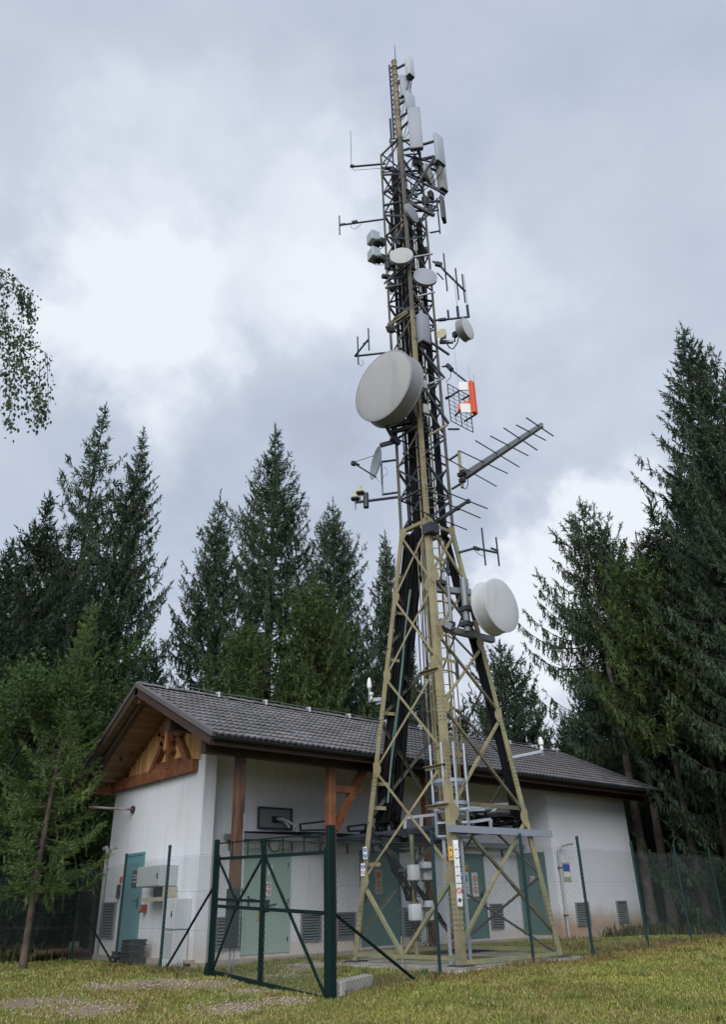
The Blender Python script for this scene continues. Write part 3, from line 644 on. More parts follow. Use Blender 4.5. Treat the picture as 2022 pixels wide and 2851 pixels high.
# --- cabinets on the gable wall
def cabinet(name, label, Y0, Y1, z0, z1, dep, m, door_split=False):
    t_ = thing(name, label, 'cabinet', (XW-dep/2, (Y0+Y1)/2, z0))
    b = MB(); b.rbox((XW-.004-dep/2, (Y0+Y1)/2, (z0+z1)/2), (dep, abs(Y1-Y0), z1-z0), None, .012, 1); build(b, 'cabinet_body', m, t_)
    b = MB(); b.bbox((XW-dep-.022, min(Y0, Y1)+.02, z0+.02), (XW-dep-.006, max(Y0, Y1)-.02, z1-.02)); d = build(b, 'cabinet_door', m, t_)
    b = MB(); b.bbox((XW-dep-.04, min(Y0, Y1)+.06, (z0+z1)/2-.05), (XW-dep-.0222, min(Y0, Y1)+.09, (z0+z1)/2+.05)); build(b, 'latch', 'dark_plastic', d)
    return t_
ca = onx(397, 2430, XW-.3); cb_ = onx(460, 2430, XW-.3)
cabinet('meter_cabinet', 'wide grey meter cabinet hung on the gable wall above a shelf', ca[1], cb_[1], zat(440, 2471, ca), zat(440, 2414, ca), .42, 'cabinet_grey')
sh = thing('meter_shelf', 'pale recessed shelf box with a dark slot below the wide meter cabinet', 'shelf', (XW-.2, cb_[1], 1.6))
z_s = zat(440, 2471, ca); b = MB(); b.bbox((XW-.34, cb_[1]-.05, z_s-.28), (XW-.004, ca[1]-.1, z_s-.20)); b.bbox((XW-.32, cb_[1]-.05, z_s-.198), (XW-.004, cb_[1]+.02, z_s-.01)); build(b, 'shelf_body', 'sign_tan', sh)
b = MB(); b.bbox((XW-.06, cb_[1]+.03, z_s-.195), (XW-.006, ca[1]-.12, z_s-.012)); build(b, 'shelf_back', 'dark_plastic', sh)
cc = onx(459, 2540, XW-.33); cd = onx(492, 2540, XW-.33); zc0 = zat(488, 2588, cd); zc1 = zat(491, 2501, cd)
cabinet('distribution_box', 'pale grey distribution box on a plastic pedestal by the gable wall', cc[1], cd[1], zc0, zc1, .38, 'cabinet_pale')
ped = thing('pedestal', 'pale plastic pedestal standing under the distribution box', 'pedestal', (XW-.19, cd[1], .6))
b = MB(); b.rbox((XW-.19, (cc[1]+cd[1])/2, (zc0+.55)/2-.005), (.34, abs(cc[1]-cd[1])*.92, zc0-.55-.012), None, .01, 1); build(b, 'pedestal_body', 'cabinet_pale', ped)
b = MB(); b.bbox((XW-.365, cd[1]+.05, .75), (XW-.362, cc[1]-.05, zc0-.06)); build(b, 'pedestal_cover', 'cabinet_grey', ped)
rs = onx(406, 2528, XW); rb = thing('socket_box', 'small red and white power socket under the meter shelf', 'socket', tuple(rs))
b = MB(); b.bbox((XW-.10, rs[1]-.06, rs[2]-.09), (XW-.004, rs[1]+.06, rs[2]+.07)); build(b, 'socket_body', 'red_plastic', rb)
b = MB(); b.tube((XW-.1, rs[1], rs[2]-.02), (XW-.17, rs[1], rs[2]-.08), .035, 8); build(b, 'socket_plug', 'red_plastic', rb)
b = MB(); b.bbox((XW-.07, rs[1]-.05, rs[2]+.072), (XW-.004, rs[1]+.05, rs[2]+.17)); build(b, 'socket_cover', 'sign_white', rb)
fe = onx(333, 2482, XW); fx = thing('wall_handset', 'small black handset with red tag on the gable wall', 'handset', tuple(fe))
b = MB(); b.rbox((XW-.04, fe[1], fe[2]), (.07, .10, .30), None, .015, 1); build(b, 'handset_body', 'dark_plastic', fx)
b = MB(); b.bbox((XW-.02, fe[1]-.07, fe[2]+.19), (XW-.004, fe[1]+.04, fe[2]+.32)); build(b, 'handset_tag', 'sign_red', fx)
# plastic crates by the teal door
def crate(label, c, rz, tilt=0, s=(.40, .32, .135)):
    t_ = thing('plastic_crate', label, 'crate', c, 'black crates by the gable wall'); Rm = Matrix.Rotation(rz, 3, 'Z') @ Matrix.Rotation(tilt, 3, 'X')
    b = MB(); c = Vector(c)
    for q, d in (((0, 0, .01), (s[0], s[1], .02)), ((0, -s[1]/2, s[2]/2), (s[0], .02, s[2]*.98)), ((0, s[1]/2, s[2]/2), (s[0], .02, s[2]*.98)), ((-s[0]/2, 0, s[2]/2), (.02, s[1]-.022, s[2]*.97)), ((s[0]/2, 0, s[2]/2), (.02, s[1]-.022, s[2]*.97))): b.box(c+Rm @ Vector(q), d, Rm)
    build(b, 'crate_shell', 'crate_black', t_)
    b = MB()
    for z in (.03, s[2]-.02):
        for q, d in (((0, -s[1]/2-.015, z), (s[0]+.04, .022, .022)), ((0, s[1]/2+.015, z), (s[0]+.04, .022, .022)), ((-s[0]/2-.015, 0, z), (.022, s[1], .022)), ((s[0]/2+.015, 0, z), (.022, s[1], .022))): b.box(c+Rm @ Vector(q), d, Rm)
    for k in range(7):
        x = -s[0]/2+.05+k*(s[0]-.1)/6; b.box(c+Rm @ Vector((x, -s[1]/2-.014, s[2]/2)), (.014, .012, s[2]*.8), Rm)
    build(b, 'crate_rib', 'crate_black', t_)
for k, nm in enumerate(('lowest', 'middle', 'topmost')): crate('black plastic crate, %s of the stack beside the teal door' % nm, (8.62+.01*k, 17.45-.015*k, .66+k*.14), R_(90+2*k))
crate('black plastic crate lying tilted against the crate stack', (8.62, 17.98, .68), R_(88), R_(12), (.32, .28, .14))
# ------------------------------------------------------------------ tower pad
b = MB(); b.rbox((13.1, 12.22, .37), (4.5, 4.15, .44), None, .03, 1); pad = build(b, 'tower_pad', 'pad_concrete', None, loc=(13.1, 12.22, .3)); tag(pad, 'weathered concrete slab under the steel lattice tower', kind='structure')
b = MB(); b.bbox((10.3, 13.15, .35), (10.84, 14.6, .60)); kerb = build(b, 'concrete_edge', 'pad_concrete', None, loc=(10.5, 14, .4)); tag(kerb, 'low concrete edge strip beside the tower slab', kind='structure')
# ------------------------------------------------------------------ lattice tower
tower = thing('lattice_tower', 'tall four-legged lattice tower in weathered tan paint', 'tower', (13.1, 12.19, .6))
ZW, ZT = 10.1, 24.6
def half(z): return 1.5-(z-.6)/(ZW-.6) if z < ZW else .5
def lp(sx, sy, z, inset=0.0):
    h = half(z)-inset; return Vector((TC[0]+sx*h, TC[1]+sy*h, z))
CORN = {'N': (-1, -1), 'L': (-1, 1), 'R': (1, -1), 'B': (1, 1)}
for k, (sx, sy) in CORN.items():
    b = MB(); b.angle(lp(sx, sy, .57), lp(sx, sy, ZW), .138, .016, (-sx, 0, 0), (0, -sy, 0)); build(b, 'leg', 'tower_paint' if k != 'R' else 'tower_green', tower)
    b = MB(); b.angle(lp(sx, sy, ZW+.002), lp(sx, sy, 17), .10, .013, (-sx, 0, 0), (0, -sy, 0)); build(b, 'leg', 'tower_paint' if k == 'N' else 'tower_shaded', tower)
    b = MB(); b.angle(lp(sx, sy, 17.002), lp(sx, sy, ZT), .085, .011, (-sx, 0, 0), (0, -sy, 0)); build(b, 'leg', 'tower_shaded', tower)
    b = MB(); c = lp(sx, sy, .595); b.box((c.x-sx*.06, c.y-sy*.06, .60), (.34, .34, .03)); build(b, 'base_plate', 'galv_dark', tower)
    # bolted splice plates with rows of bolt heads
    b = MB()
    for zc_ in (1.15, 3.85, 5.05, 10.55):
        for r_ in range(7):
            for cc_ in range(2):
                c = lp(sx, sy, zc_+r_*.085)
                b.box(c+Vector((-sx*(.045+.07*cc_), sy*.003, 0)), (.020, .008, .020)); b.box(c+Vector((sx*.003, -sy*(.045+.07*cc_), 0)), (.008, .020, .020))
    build(b, 'bolts', 'dark_plastic', tower)['kind'] = 'stuff'
def brace(p0, p1, w, m, nrm, ins=.02):
    d = (p1-p0).normalized(); n_ = Vector(nrm); a_ = d.cross(n_).normalized()
    b = MB(); b.angle(p0-n_*ins, p1-n_*ins, w, .008, a_, -n_); return build(b, 'brace', m, tower)
def face_brace(ca, cb, za, zb, w, m, nrm, ins=.012):
    brace(lp(*CORN[ca], za), lp(*CORN[cb], zb), w, m, nrm, ins)
lev1 = [.62, 2.06, 4.28, 6.36, 8.33, 10.05]; lev2 = [.9, 3.2, 5.37, 7.07, 8.6, 10.05]
for ca, cb, nrm, lev in (('N', 'L', (-1, 0, 0), lev1), ('N', 'R', (0, -1, 0), lev2), ('B', 'R', (1, 0, 0), lev1), ('L', 'B', (0, 1, 0), lev2)):
    for i in range(len(lev)-1):
        if i == 0 and ca == 'N' and cb == 'L':
            mid = (lp(*CORN['N'], .72)+lp(*CORN['L'], .72))/2
            brace(lp(*CORN['N'], lev[1]), mid, .065, 'tower_green', nrm); brace(lp(*CORN['L'], lev[1]), mid+Vector((0, .02, 0)), .065, 'tower_green', nrm); continue
        mm = 'tower_paint' if i > 0 else 'tower_green'
        back = ca == 'B' or ca == 'L'; m1 = 'tower_shaded' if back else ('brace_shaded' if cb == 'R' and i < 4 else mm); m2 = 'tower_shaded' if back else mm; k1, k2 = ((cb, ca) if cb == 'R' and ca == 'N' else (ca, cb)); face_brace(k1, k2, lev[i], lev[i+1], .054, m1, nrm, .004); face_brace(k2, k1, lev[i], lev[i+1], .054, m2, nrm, .022)
    face_brace(ca, cb, 10.1, 10.1, .09, 'tower_paint', nrm, .0)
    face_brace(ca, cb, .68, .68, .07, 'tower_green', nrm, .0)
for cn, nrm_, dirn, lv in (('N', (-1, 0, 0), (0, 1, 0), lev1), ('L', (-1, 0, 0), (0, -1, 0), lev1), ('N', (0, -1, 0), (1, 0, 0), lev2), ('R', (0, -1, 0), (-1, 0, 0), lev2)):
    for z in lv[1:]:
        b = MB(); c = lp(*CORN[cn], z)+Vector(dirn)*.14+Vector(nrm_)*.004; d2_ = Vector(dirn); b.prism(c, c+Vector(nrm_)*.008, [d2_*.11+Vector((0, 0, .05)), d2_*.03+Vector((0, 0, .16)), -d2_*.13+Vector((0, 0, .16)), -d2_*.13-Vector((0, 0, .16)), d2_*.03-Vector((0, 0, .16)), d2_*.11-Vector((0, 0, .05))]); build(b, 'gusset_plate', 'tower_paint', tower)
# inner horizontals of the lower part
for z in (3.22, 5.4):
    face_brace('N', 'R', z+.2, z+.2, .08, 'brace_shaded', (0, -1, 0), .03) if z < 4 else None
nb3 = 15; bh = (ZT-ZW)/nb3
ROT = ['tower_grey', 'tower_grey', 'tower_shaded', 'galv_dark']
for i in range(nb3):
    z0 = ZW+i*bh; z1 = z0+bh
    for j, (ca, cb, nrm) in enumerate((('N', 'L', (-1, 0, 0)), ('N', 'R', (0, -1, 0)), ('B', 'R', (1, 0, 0)), ('L', 'B', (0, 1, 0)))):
        a_, c_ = (ca, cb) if (i+j) % 2 else (cb, ca)
        face_brace(a_, c_, z0+.03, z1-.03, .055, ROT[(i*3+j) % 4], nrm, .014)
        if i % 2 == 0: face_brace(ca, cb, z1, z1, .05, ROT[(i+j) % 4], nrm, .03)
        if i % 3 == 1: face_brace(c_, a_, z0+.03, z1-.03, .045, 'galv_dark', nrm, .03)
# cantilever step brackets on the near leg and cable-support stubs on the far-left leg
def stub(p, d, L, m='tower_paint', nm='bracket'):
    d = Vector(d).normalized(); b = MB(); b.angle(p, Vector(p)+d*L, .075, .008, (0, 0, -1), Vector((0, 0, 1)).cross(d)); return build(b, nm, m, tower)
for px, py, dr in ((1228, 1818, 'x'), (1222, 1852, 'y'), (1248, 2092, 'x'), (1240, 2128, 'y'), (1204, 1512, 'x'), (1232, 2240, 'y')):
    z = zat(px, py, lp(*CORN['N'], 5)); p_ = lp(*CORN['N'], z)
    if dr == 'x': q = stub(p_, (1, 0, 0), .62); b = MB(); b.bar(p_+Vector((.61, 0, 0)), p_+Vector((.61, 0, -.42)), .05, .05); build(b, 'bracket_drop', 'galv_dark', q)
    else: stub(p_, (0, 1, 0), .60)
for py in (1702, 1832, 1980, 2176, 2243, 2400):
    z = zat(1060, py, lp(*CORN['L'], 5)); stub(lp(*CORN['L'], z), (1, -.25, 0), .42, 'tower_paint')
# small plates between upper bays
for k in range(9):
    z = 11+k*1.45; b = MB(); c = Vector((TC[0], TC[1], z)); b.bar(c+Vector((-.46, -.2, 0)), c+Vector((.46, -.2, 0)), .05, .04); b.bar(c+Vector((-.46, .25, 0)), c+Vector((.46, .25, 0)), .05, .04); build(b, 'inner_rail', 'galv_dark', tower)
# top pole
mast = thing('top_mast', 'rust-stained steel pole crowning the lattice tower', 'mast', (TC[0], TC[1], 23.5))
ptop = tw(1109, 172); b = MB(); b.tube((TC[0], TC[1], 22.5), (TC[0], TC[1], ptop[2]), .125, 14, .10); build(b, 'mast_tube', 'pole_rust', mast, True)
b = MB(); b.tube((TC[0], TC[1], ptop[2]), (TC[0], TC[1], ptop[2]+.10), .115, 14, .06); build(b, 'mast_cap', 'tower_green', mast, True)
b = MB()
for k in range(9): b.lathe((TC[0], TC[1], 25.3+k*.5), (0, 0, 1), [(.118, 0), (.128, .01), (.128, .05), (.118, .06)], 12)
build(b, 'mast_band', 'tower_green', mast, True)
q = tw(1098, 125); c0 = tw(1103, 182); b = MB(); b.tube((c0[0], c0[1], c0[2]-.5), (c0[0], c0[1], zat(1098, 125, c0)), .025, 6, .012); build(b, 'lightning_rod', 'galv_dark', mast)
a0, a1 = tw(1087, 181, .15), tw(1098, 392, .15)
lad = thing('mast_ladder', 'narrow steel ladder clamped beside the top pole', 'ladder', tuple(a1))
for dx in (0, .24):
    b = MB(); w3 = Vector((TRT[0], TRT[1], 0))*dx; b.bar(Vector((a1[0], a1[1], a1[2]-.2))+w3, Vector((a1[0], a1[1], a0[2]))+w3*.9, .05, .045); build(b, 'rail', 'galv_dark', lad)
for k in range(16):
    z = a1[2]+.05+k*(a0[2]-a1[2])/16; b = MB(); p_ = Vector((a1[0], a1[1], z)); w3 = Vector((TRT[0], TRT[1], 0))*.24; b.tube(p_, p_+w3, .014, 5); build(b, 'rung', 'galv_dark', lad)
    b = MB(); b.tube(p_, p_+w3+Vector((0, 0, .28)), .016, 5); build(b, 'lacing', 'galv_dark', lad)
# platform ring and outrigger arms under the top panels
ring = thing('headframe', 'steel head frame of outrigger arms carrying the top panel antennas', 'frame', (TC[0], TC[1], 23.6))
def T3(x, y, d=0.0): return Vector(tw(x, y, d))
FR = [((1085, 394), (1140, 388), 0, .07), ((1068, 452), (1098, 418), -.2, .04), ((1066, 468), (1098, 466), -.1, .06), ((1095, 468), (1240, 540), -.55, .05), ((1128, 432), (1240, 462), -.3, .045), ((1208, 440), (1132, 566), -.62, .06), ((1132, 566), (1225, 560), .1, .06), ((1072, 470), (1110, 478), .3, .05), ((1100, 470), (1205, 510), .35, .06), ((1160, 448), (1210, 436), 0, .08), ((1075, 510), (1130, 545), -.4, .025), ((1130, 545), (1215, 576), -.45, .03), ((1068, 572), (1130, 560), -.4, .06), ((1130, 560), (1210, 600), -.45, .09), ((1170, 620), (1215, 575), 0, .06)]
for a_, c_, d, w_ in FR:
    b = MB(); b.bar(T3(*a_, d), T3(*c_, d+.15), w_, w_); build(b, 'arm', 'galv_dark' if w_ < .07 else 'tower_grey', ring)
b = MB(); b.bar(T3(1090, 396, -.15), T3(1140, 389, -.1), .12, .05); build(b, 'arm', 'cabinet_pale', ring)
arms = thing('outrigger_arms', 'weathered angle arms crossing the lattice between the flat dishes and huge dish', 'bracket', tuple(T3(1130, 880)))
for a_, c_, w_, m_ in (((570, 852), (855, 655), .07, 'brace_shaded'), ((585, 822), (832, 632), .05, 'tower_shaded'), ((555, 452), (690, 308), .06, 'tower_shaded'), ((535, 385), (620, 400), .12, 'dark_plastic'), ((565, 492), (705, 462), .06, 'tower_shaded'), ((610, 410), (790, 392), .05, 'tower_grey'), ((640, 770), (840, 660), .05, 'brace_shaded'), ((930, 1420), (1135, 1720), .07, 'tower_grey'), ((985, 990), (1142, 1098), .06, 'tower_grey'), ((880, 1040), (1100, 1310), .06, 'tower_grey'), ((960, 1360), (1090, 1310), .05, 'galvanised'), ((850, 570), (1010, 530), .05, 'galvanised'), ((820, 215), (990, 185), .05, 'galvanised'), ((950, 1830), (1125, 1730), .06, 'tower_paint'), ((570, 1740), (620, 1830), .08, 'dark_plastic'), ((590, 870), (640, 880), .14, 'dark_plastic'), ((870, 640), (1000, 800), .06, 'tower_grey')):
    b = MB(); b.bar(T3(900+a_[0]/3.248, 650+a_[1]/3.248, -.62), T3(900+c_[0]/3.248, 650+c_[1]/3.248, -.45), w_, w_*.8); build(b, 'arm', m_, arms)
# remote radio clutter under the top panels
for (px, py, d, s_, where) in ((1160, 452, -.1, .30, 'directly under the tall pale panel'), (1174, 470, .1, .34, 'behind the small cream upper dish'), (1185, 560, .1, .28, 'between the two upper diagonal arms'), (1200, 545, .2, .26, 'right of the upper diagonal arms'), (1110, 655, -.2, .34, 'large one beside the white hooded boxes'), (1080, 742, -.1, .24, 'on the far-left leg below the hooded boxes'), (1092, 732, .1, .32, 'left of the cream flat dish mount'), (1140, 735, 0, .28, 'behind the near leg under the cream dish'), (1188, 700, .2, .22, 'above the pale blue-grey dish'), (1198, 583, .2, .24, 'beside the black slab antenna'), (1094, 640, .2, .3, 'left side at hooded boxes level'), (1122, 632, .1, .24, 'below the narrow grey dish'), (1118, 470, .1, .26, 'at the pole foot'), (1212, 452, .1, .24, 'behind the right arm panel'), (1090, 800, .1, .24, 'left side below the two flat dishes'), (1150, 820, .2, .26, 'centre below the two flat dishes')):
    c = T3(px, py, d); u_ = thing('radio_unit', 'dark boxy radio unit in the upper tower, '+where, 'radio unit', tuple(c), 'radio units in the upper tower')
    b = MB(); b.rbox(c, (s_*.75, s_*.6, s_*1.25), Matrix.Rotation(R_(random.uniform(-20, 40)), 3, 'Z'), .015, 1); build(b, 'unit_body', 'dark_plastic', u_)
    b = MB()
    for k in range(4): b.tube(c+Vector((-.06+.04*k, 0, -s_*.6)), c+Vector((-.06+.04*k+random.uniform(-.03, .03), .03, -s_*.6-.15)), .011, 5)
    build(b, 'connector', 'cable_white', u_)
# ------------------------------------------------------------------ climbing ladder inside the lattice
lad2 = thing('caged_ladder', 'long caged climbing ladder rising inside the lattice tower', 'ladder', (12.8, 11.9, 3.4))
LA = Vector((TC[0]-.12, TC[1]-.02, 0)); lu = Vector((TRT[0], TRT[1], 0)); lf = Vector((TN[0], TN[1], 0))
def lpos(z):
    c0 = Vector((TC[0], TC[1], 0)) - lf*(.55 if z < ZW else .10) + lf*max(0, (z-3)/(ZW-3))*.45*(z < ZW); return c0+Vector((0, 0, z)) + lu*.08
for s_ in (-1, 1):
    b = MB(); b.path([lpos(z)+lu*.2*s_ for z in (3.3, 6, 8, 10.1, 14, 18, 23)], .028, 5); build(b, 'rail', 'tower_green', lad2)
for k in range(66):
    z = 3.4+k*.295; b = MB(); b.tube(lpos(z)-lu*.2, lpos(z)+lu*.2, .012, 5); build(b, 'rung', 'tower_green', lad2)
for k in range(8):
    z = 3.7+k*.85; b = MB(); c = lpos(z); pts = [c+lu*.36*math.cos(a_)-lf*.55*max(0, math.sin(a_)) for a_ in np.linspace(0, math.pi, 9)]; b.path(pts, .02, 4); build(b, 'cage_hoop', 'tower_paint', lad2)
for s_ in (-1, -.5, 0, .5, 1):
    a_ = math.pi*(s_+1)/2; b = MB(); b.path([lpos(z)+lu*.36*math.cos(a_)-lf*.55*max(0, math.sin(a_)) for z in (3.7, 6.5, 9.7)], .014, 4); build(b, 'cage_bar', 'tower_paint', lad2)
# lower galvanised ladder by the near leg
lad3 = thing('foot_ladder', 'bright galvanised ladder standing behind the near tower leg', 'ladder', (12.3, 11.1, .6))
g0, g1, h0, h1 = T3(1236, 2330, -1.35), T3(1283, 2330, -1.35), T3(1256, 2676, -1.35), T3(1312, 2676, -1.35)
base_d = (h0+h1)/2; hw = (h1-h0)/2
for s_ in (-1, 1):
    b = MB(); A_ = base_d+hw*s_; A_.z = .58; B_ = (g0+g1)/2+hw*s_*.92; b.bar(A_, B_, .065, .03, lf); build(b, 'rail', 'galvanised', lad3)
for k in range(9):
    f_ = (k+.6)/9; c = base_d.lerp((g0+g1)/2, f_); c.z = .58+(((g0+g1)/2).z-.58)*f_; b = MB(); b.tube(c-hw*1.12, c+hw*1.12, .014, 6); build(b, 'rung', 'galvanised', lad3)
# hoop platform cage (trapdoor guard) at tray height
cage = thing('ladder_gate', 'galvanised guard box with mesh panel closing the ladder foot', 'guard', tuple(T3(1262, 2330, -1.3)))
c = T3(1258, 2270, -1.2); cx_, cy_ = c.x, c.y
zt, zb = zat(1258, 2257, c), zat(1258, 2330, c)
for s_ in (-1, 1):
    for q in (-1, 1):
        b = MB(); p_ = Vector((cx_, cy_, 0))+lu*.31*s_+lf*.25*q; b.bar(p_+Vector((0, 0, zb)), p_+Vector((0, 0, zt)), .05, .05); build(b, 'gate_post', 'galvanised', cage)
for z in (zb, zt, (zb+zt)/2):
    b = MB(); P = [Vector((cx_, cy_, z))+lu*.31*a_+lf*.25*d for a_, d in ((-1, -1), (1, -1), (1, 1), (-1, 1))]
    for k in range(4): b.bar(P[k], P[(k+1) % 4], .05, .04)
    build(b, 'gate_rail', 'galvanised', cage)
b = MB()
for k in range(9): p_ = Vector((cx_, cy_, 0))-lf*.26+lu*(-.28+.07*k); b.tube(p_+Vector((0, 0, zb)), p_+Vector((0, 0, zt)), .005, 4)
for k in range(9): p_ = Vector((cx_, cy_, zb+(zt-zb)*k/8))-lf*.26; b.tube(p_-lu*.28, p_+lu*.28, .005, 4)
build(b, 'mesh_panel', 'galv_dark', cage)
for dz in (.12, .55):
    b = MB(); pts = [Vector((cx_, cy_, zt+dz))+lu*.36*math.cos(a_)-lf*.38*math.sin(a_) for a_ in np.linspace(0, 2*math.pi, 17)]
    for k in range(16): b.bar(pts[k], pts[k+1], .02, .07)
    build(b, 'guard_hoop', 'galvanised', cage)
for a_ in (.2, 1.2, 1.9, 2.9):
    b = MB(); p_ = Vector((cx_, cy_, zt))+lu*.36*math.cos(a_)-lf*.38*math.sin(a_); b.bar(p_, p_+Vector((0, 0, 1.3)), .04, .012, lf); build(b, 'guard_bar', 'galvanised', cage)
# ------------------------------------------------------------------ cable bridge between tower and hut
tray = thing('cable_bridge', 'galvanised cable bridge from the tower to the hut wall', 'cable bridge', (13, 13.5, 2.9))
zb_ = zat(1251, 2308, lp(*CORN['N'], 2.9))
bN = lp(*CORN['N'], zb_); 
b = MB(); b.bar((bN.x-.15, bN.y-.06, zb_), (14.95, bN.y-.06, zb_+.0), .07, .13); build(b, 'front_beam', 'galvanised', tray)
b = MB(); b.bar((bN.x+.1, 13.45, zb_-.02), (14.95, 13.45, zb_-.02), .07, .12); build(b, 'rear_beam', 'galv_dark', tray)
b = MB(); b.bar((9.7, YW-.45, 3.02), (XB-.1, YW-.45, 3.02), .05, .12); build(b, 'wall_rail', 'louvre_grey', tray)
b = MB(); b.bar((9.7, YW-.12, 3.02), (XB-.1, YW-.12, 3.02), .05, .12); build(b, 'wall_rail', 'louvre_grey', tray)
for k in range(12):
    x = 9.9+k*.85; b = MB(); b.bar((x, YW-.42, 2.98), (x, YW-.002, 2.98), .05, .05); b.bar((x, YW-.04, 2.75), (x, YW-.04, 2.96), .04, .04); build(b, 'wall_bracket', 'galv_dark', tray)
for X in (12.05, 12.5, 13.7, 14.2):
    b = MB(); b.bar((X, bN.y, zb_+.1), (X, YW-.15, zb_+.1), .05, .06); build(b, 'side_rail', 'galv_dark', tray)
for k in range(10):
    y = bN.y+.3+k*.5; b = MB(); b.bar((12.05, y, zb_+.08), (14.2, y, zb_+.08), .04, .03); build(b, 'cross_rung', 'galv_dark', tray)
def frame(p0, p1, p2, p3, d, w_, m, nm='guard_frame'):
    P = [T3(*q, d) for q in (p0, p1, p2, p3)]; b = MB()
    for k in range(4): b.bar(P[k], P[(k+1) % 4], w_, w_*.6, lf)
    build(b, nm, m, tray)
def eo(x, y): return (980+x/2.7067, 2220+y/2.7067)
frame(eo(405, 155), eo(640, 128), eo(648, 225), eo(400, 250), .5, .06, 'galvanised')
frame(eo(830, 85), eo(1090, 55), eo(1080, 95), eo(825, 130), .6, .05, 'galvanised')
frame(eo(830, 195), eo(1050, 165), eo(1050, 245), eo(840, 240), .2, .06, 'galvanised')
for x0, y0, x1, y1, d in ((525, 140, 525, 240, .5), (1045, 165, 1050, 250, .1), (1240, 175, 1240, 262, .3), (925, 110, 925, 190, .6)):
    b = MB(); b.bar(T3(*eo(x0, y0), d), T3(*eo(x1, y1), d), .07, .03, lf); build(b, 'upright', 'galvanised', tray)
b = MB(); P = [T3(*eo(*q), d) for q, d in (((835, 92), .3), ((1000, 72), .3), ((1110, 42), 1.5), ((1010, 100), .35), ((840, 118), .3))]
b.prism(T3(*eo(830, 100), .3), T3(*eo(1100, 50), 1.6), [(0, 0, .02), (0, 0, -.02), lu*.5+Vector((0, 0, -.02)), lu*.5+Vector((0, 0, .02))]); build(b, 'cover_sheet', 'galvanised', tray)
def co(x, y): return (560+x/3.248, 2230+y/3.248)
for q in (((895, 210), (1140, 182), (1140, 262), (900, 268)), ((1330, 232), (1490, 212), (1490, 268), (1335, 275))):
    P = [Vector(ony(*co(*k), YW-.5)) for k in q]; b = MB()
    for k in range(4): b.bar(P[k], P[(k+1) % 4], .04, .05, (0, 1, 0))
    build(b, 'guard_frame', 'galv_dark', tray)
b = MB(); P = [Vector(ony(*co(x, y), YW-.6)) for x, y in ((1350, 350), (1500, 375), (1500, 395), (1350, 365))]; b.add([*P, *[p_+Vector((0, .3, 0)) for p_ in P]], [(0, 1, 2, 3), (4, 5, 6, 7), (0, 1, 5, 4), (2, 3, 7, 6), (0, 3, 7, 4), (1, 2, 6, 5)]); build(b, 'cover_sheet', 'galvanised', tray)
# ------------------------------------------------------------------ cable bundles
def bundle(label, pts, Rb, n, r, m='cable_black', jit=.015, name='cable_bundle'):
    pts = [Vector(p) for p in pts]; t_ = thing(name, label, 'cables', tuple(pts[0]))
    # resample
    P = []
    for i in range(len(pts)-1):
        L = (pts[i+1]-pts[i]).length; k = max(2, int(L/.8))
        P += [pts[i].lerp(pts[i+1], s/k) for s in range(k)]
    P.append(pts[-1])
    for c in range(n):
        a_ = 2.4*c; q = Rb*math.sqrt((c+.5)/n); o_ = lu*q*math.cos(a_)+lf*q*math.sin(a_)
        b = MB(); b.path([p+o_+Vector((random.uniform(-jit, jit), random.uniform(-jit, jit), 0)) for p in P], r*random.uniform(.8, 1.2), 5); build(b, 'cable', m, t_, True)
    return t_
bundle('thick black cable bundle climbing nearest the far-left tower leg', [T3(1064, 2290, .35), T3(1072, 2200, .3), T3(1100, 1960, .28), T3(1130, 1620, .25), T3(1143, 1490, .2)], .15, 14, .026)
bundle('second black cable bundle just inside the left cable bundle', [T3(1100, 2290, .7), T3(1110, 2200, .7), T3(1132, 1900, .6), T3(1160, 1600, .4), T3(1160, 1480, .3)], .12, 11, .026)
c = Vector((TC[0], TC[1], 0))-lu*.2+lf*.28
bundle('broad black trunk of cables running up the waist of the tower', [c+Vector((0, 0, z)) for z in (10.0, 13, 16, 19, 22, 24)], .145, 18, .030)
c = Vector((TC[0], TC[1], 0))-lu*.42+lf*.05
bundle('thin cable run along the left side of the upper lattice', [c+Vector((0, 0, z)) for z in (10.2, 14, 18, 22)], .05, 5, .016)
c = Vector((TC[0], TC[1], 0))+lu*.42+lf*.1
bundle('narrow black cable run inside the right side of the upper lattice', [c+Vector((0, 0, z)) for z in (9.9, 14, 18, 21.5)], .09, 9, .024)
bundle('black cable bundle descending inside the right tower leg', [T3(1243, 1500, .1), T3(1290, 1700, .1), T3(1322, 1790, .12), T3(1375, 1990, .15), T3(1425, 2200, .2), T3(1440, 2290, .4)], .10, 11, .026)
bundle('pale green cable hanging down in front of the left bundle', [T3(1082, 2235, -.05), T3(1098, 2050, -.05), T3(1118, 1850, -.05), T3(1142, 1640, -.02)], .012, 2, .012, 'cable_green', .03)
bundle('few pale thin cables in the middle of the tower', [T3(1180, 1650, .5), T3(1170, 1400, .3), T3(1150, 1000, .2), T3(1130, 700, .2)], .22, 5, .010, 'cable_white', .02)
bundle('grey hose run along the back of the lower tower', [T3(1210, 2300, 1.0), T3(1190, 1950, .8), T3(1176, 1650, .5), T3(1172, 1500, .4)], .14, 5, .014, 'galv_dark', .02)
c = Vector((TC[0], TC[1], 0))+lu*.12+lf*.3
bundle('dark cable run at the back centre of the upper lattice', [c+Vector((0, 0, z)) for z in (10.2, 14, 18, 23)], .10, 9, .024)
c = Vector((TC[0], TC[1], 0))-lu*.02-lf*.18
bundle('loose cables looping behind the near leg of the upper lattice', [c+Vector((random.uniform(-.15, .15), random.uniform(-.15, .15), z)) for z in np.arange(15, 24.5, .8)], .16, 7, .018, jit=.06)
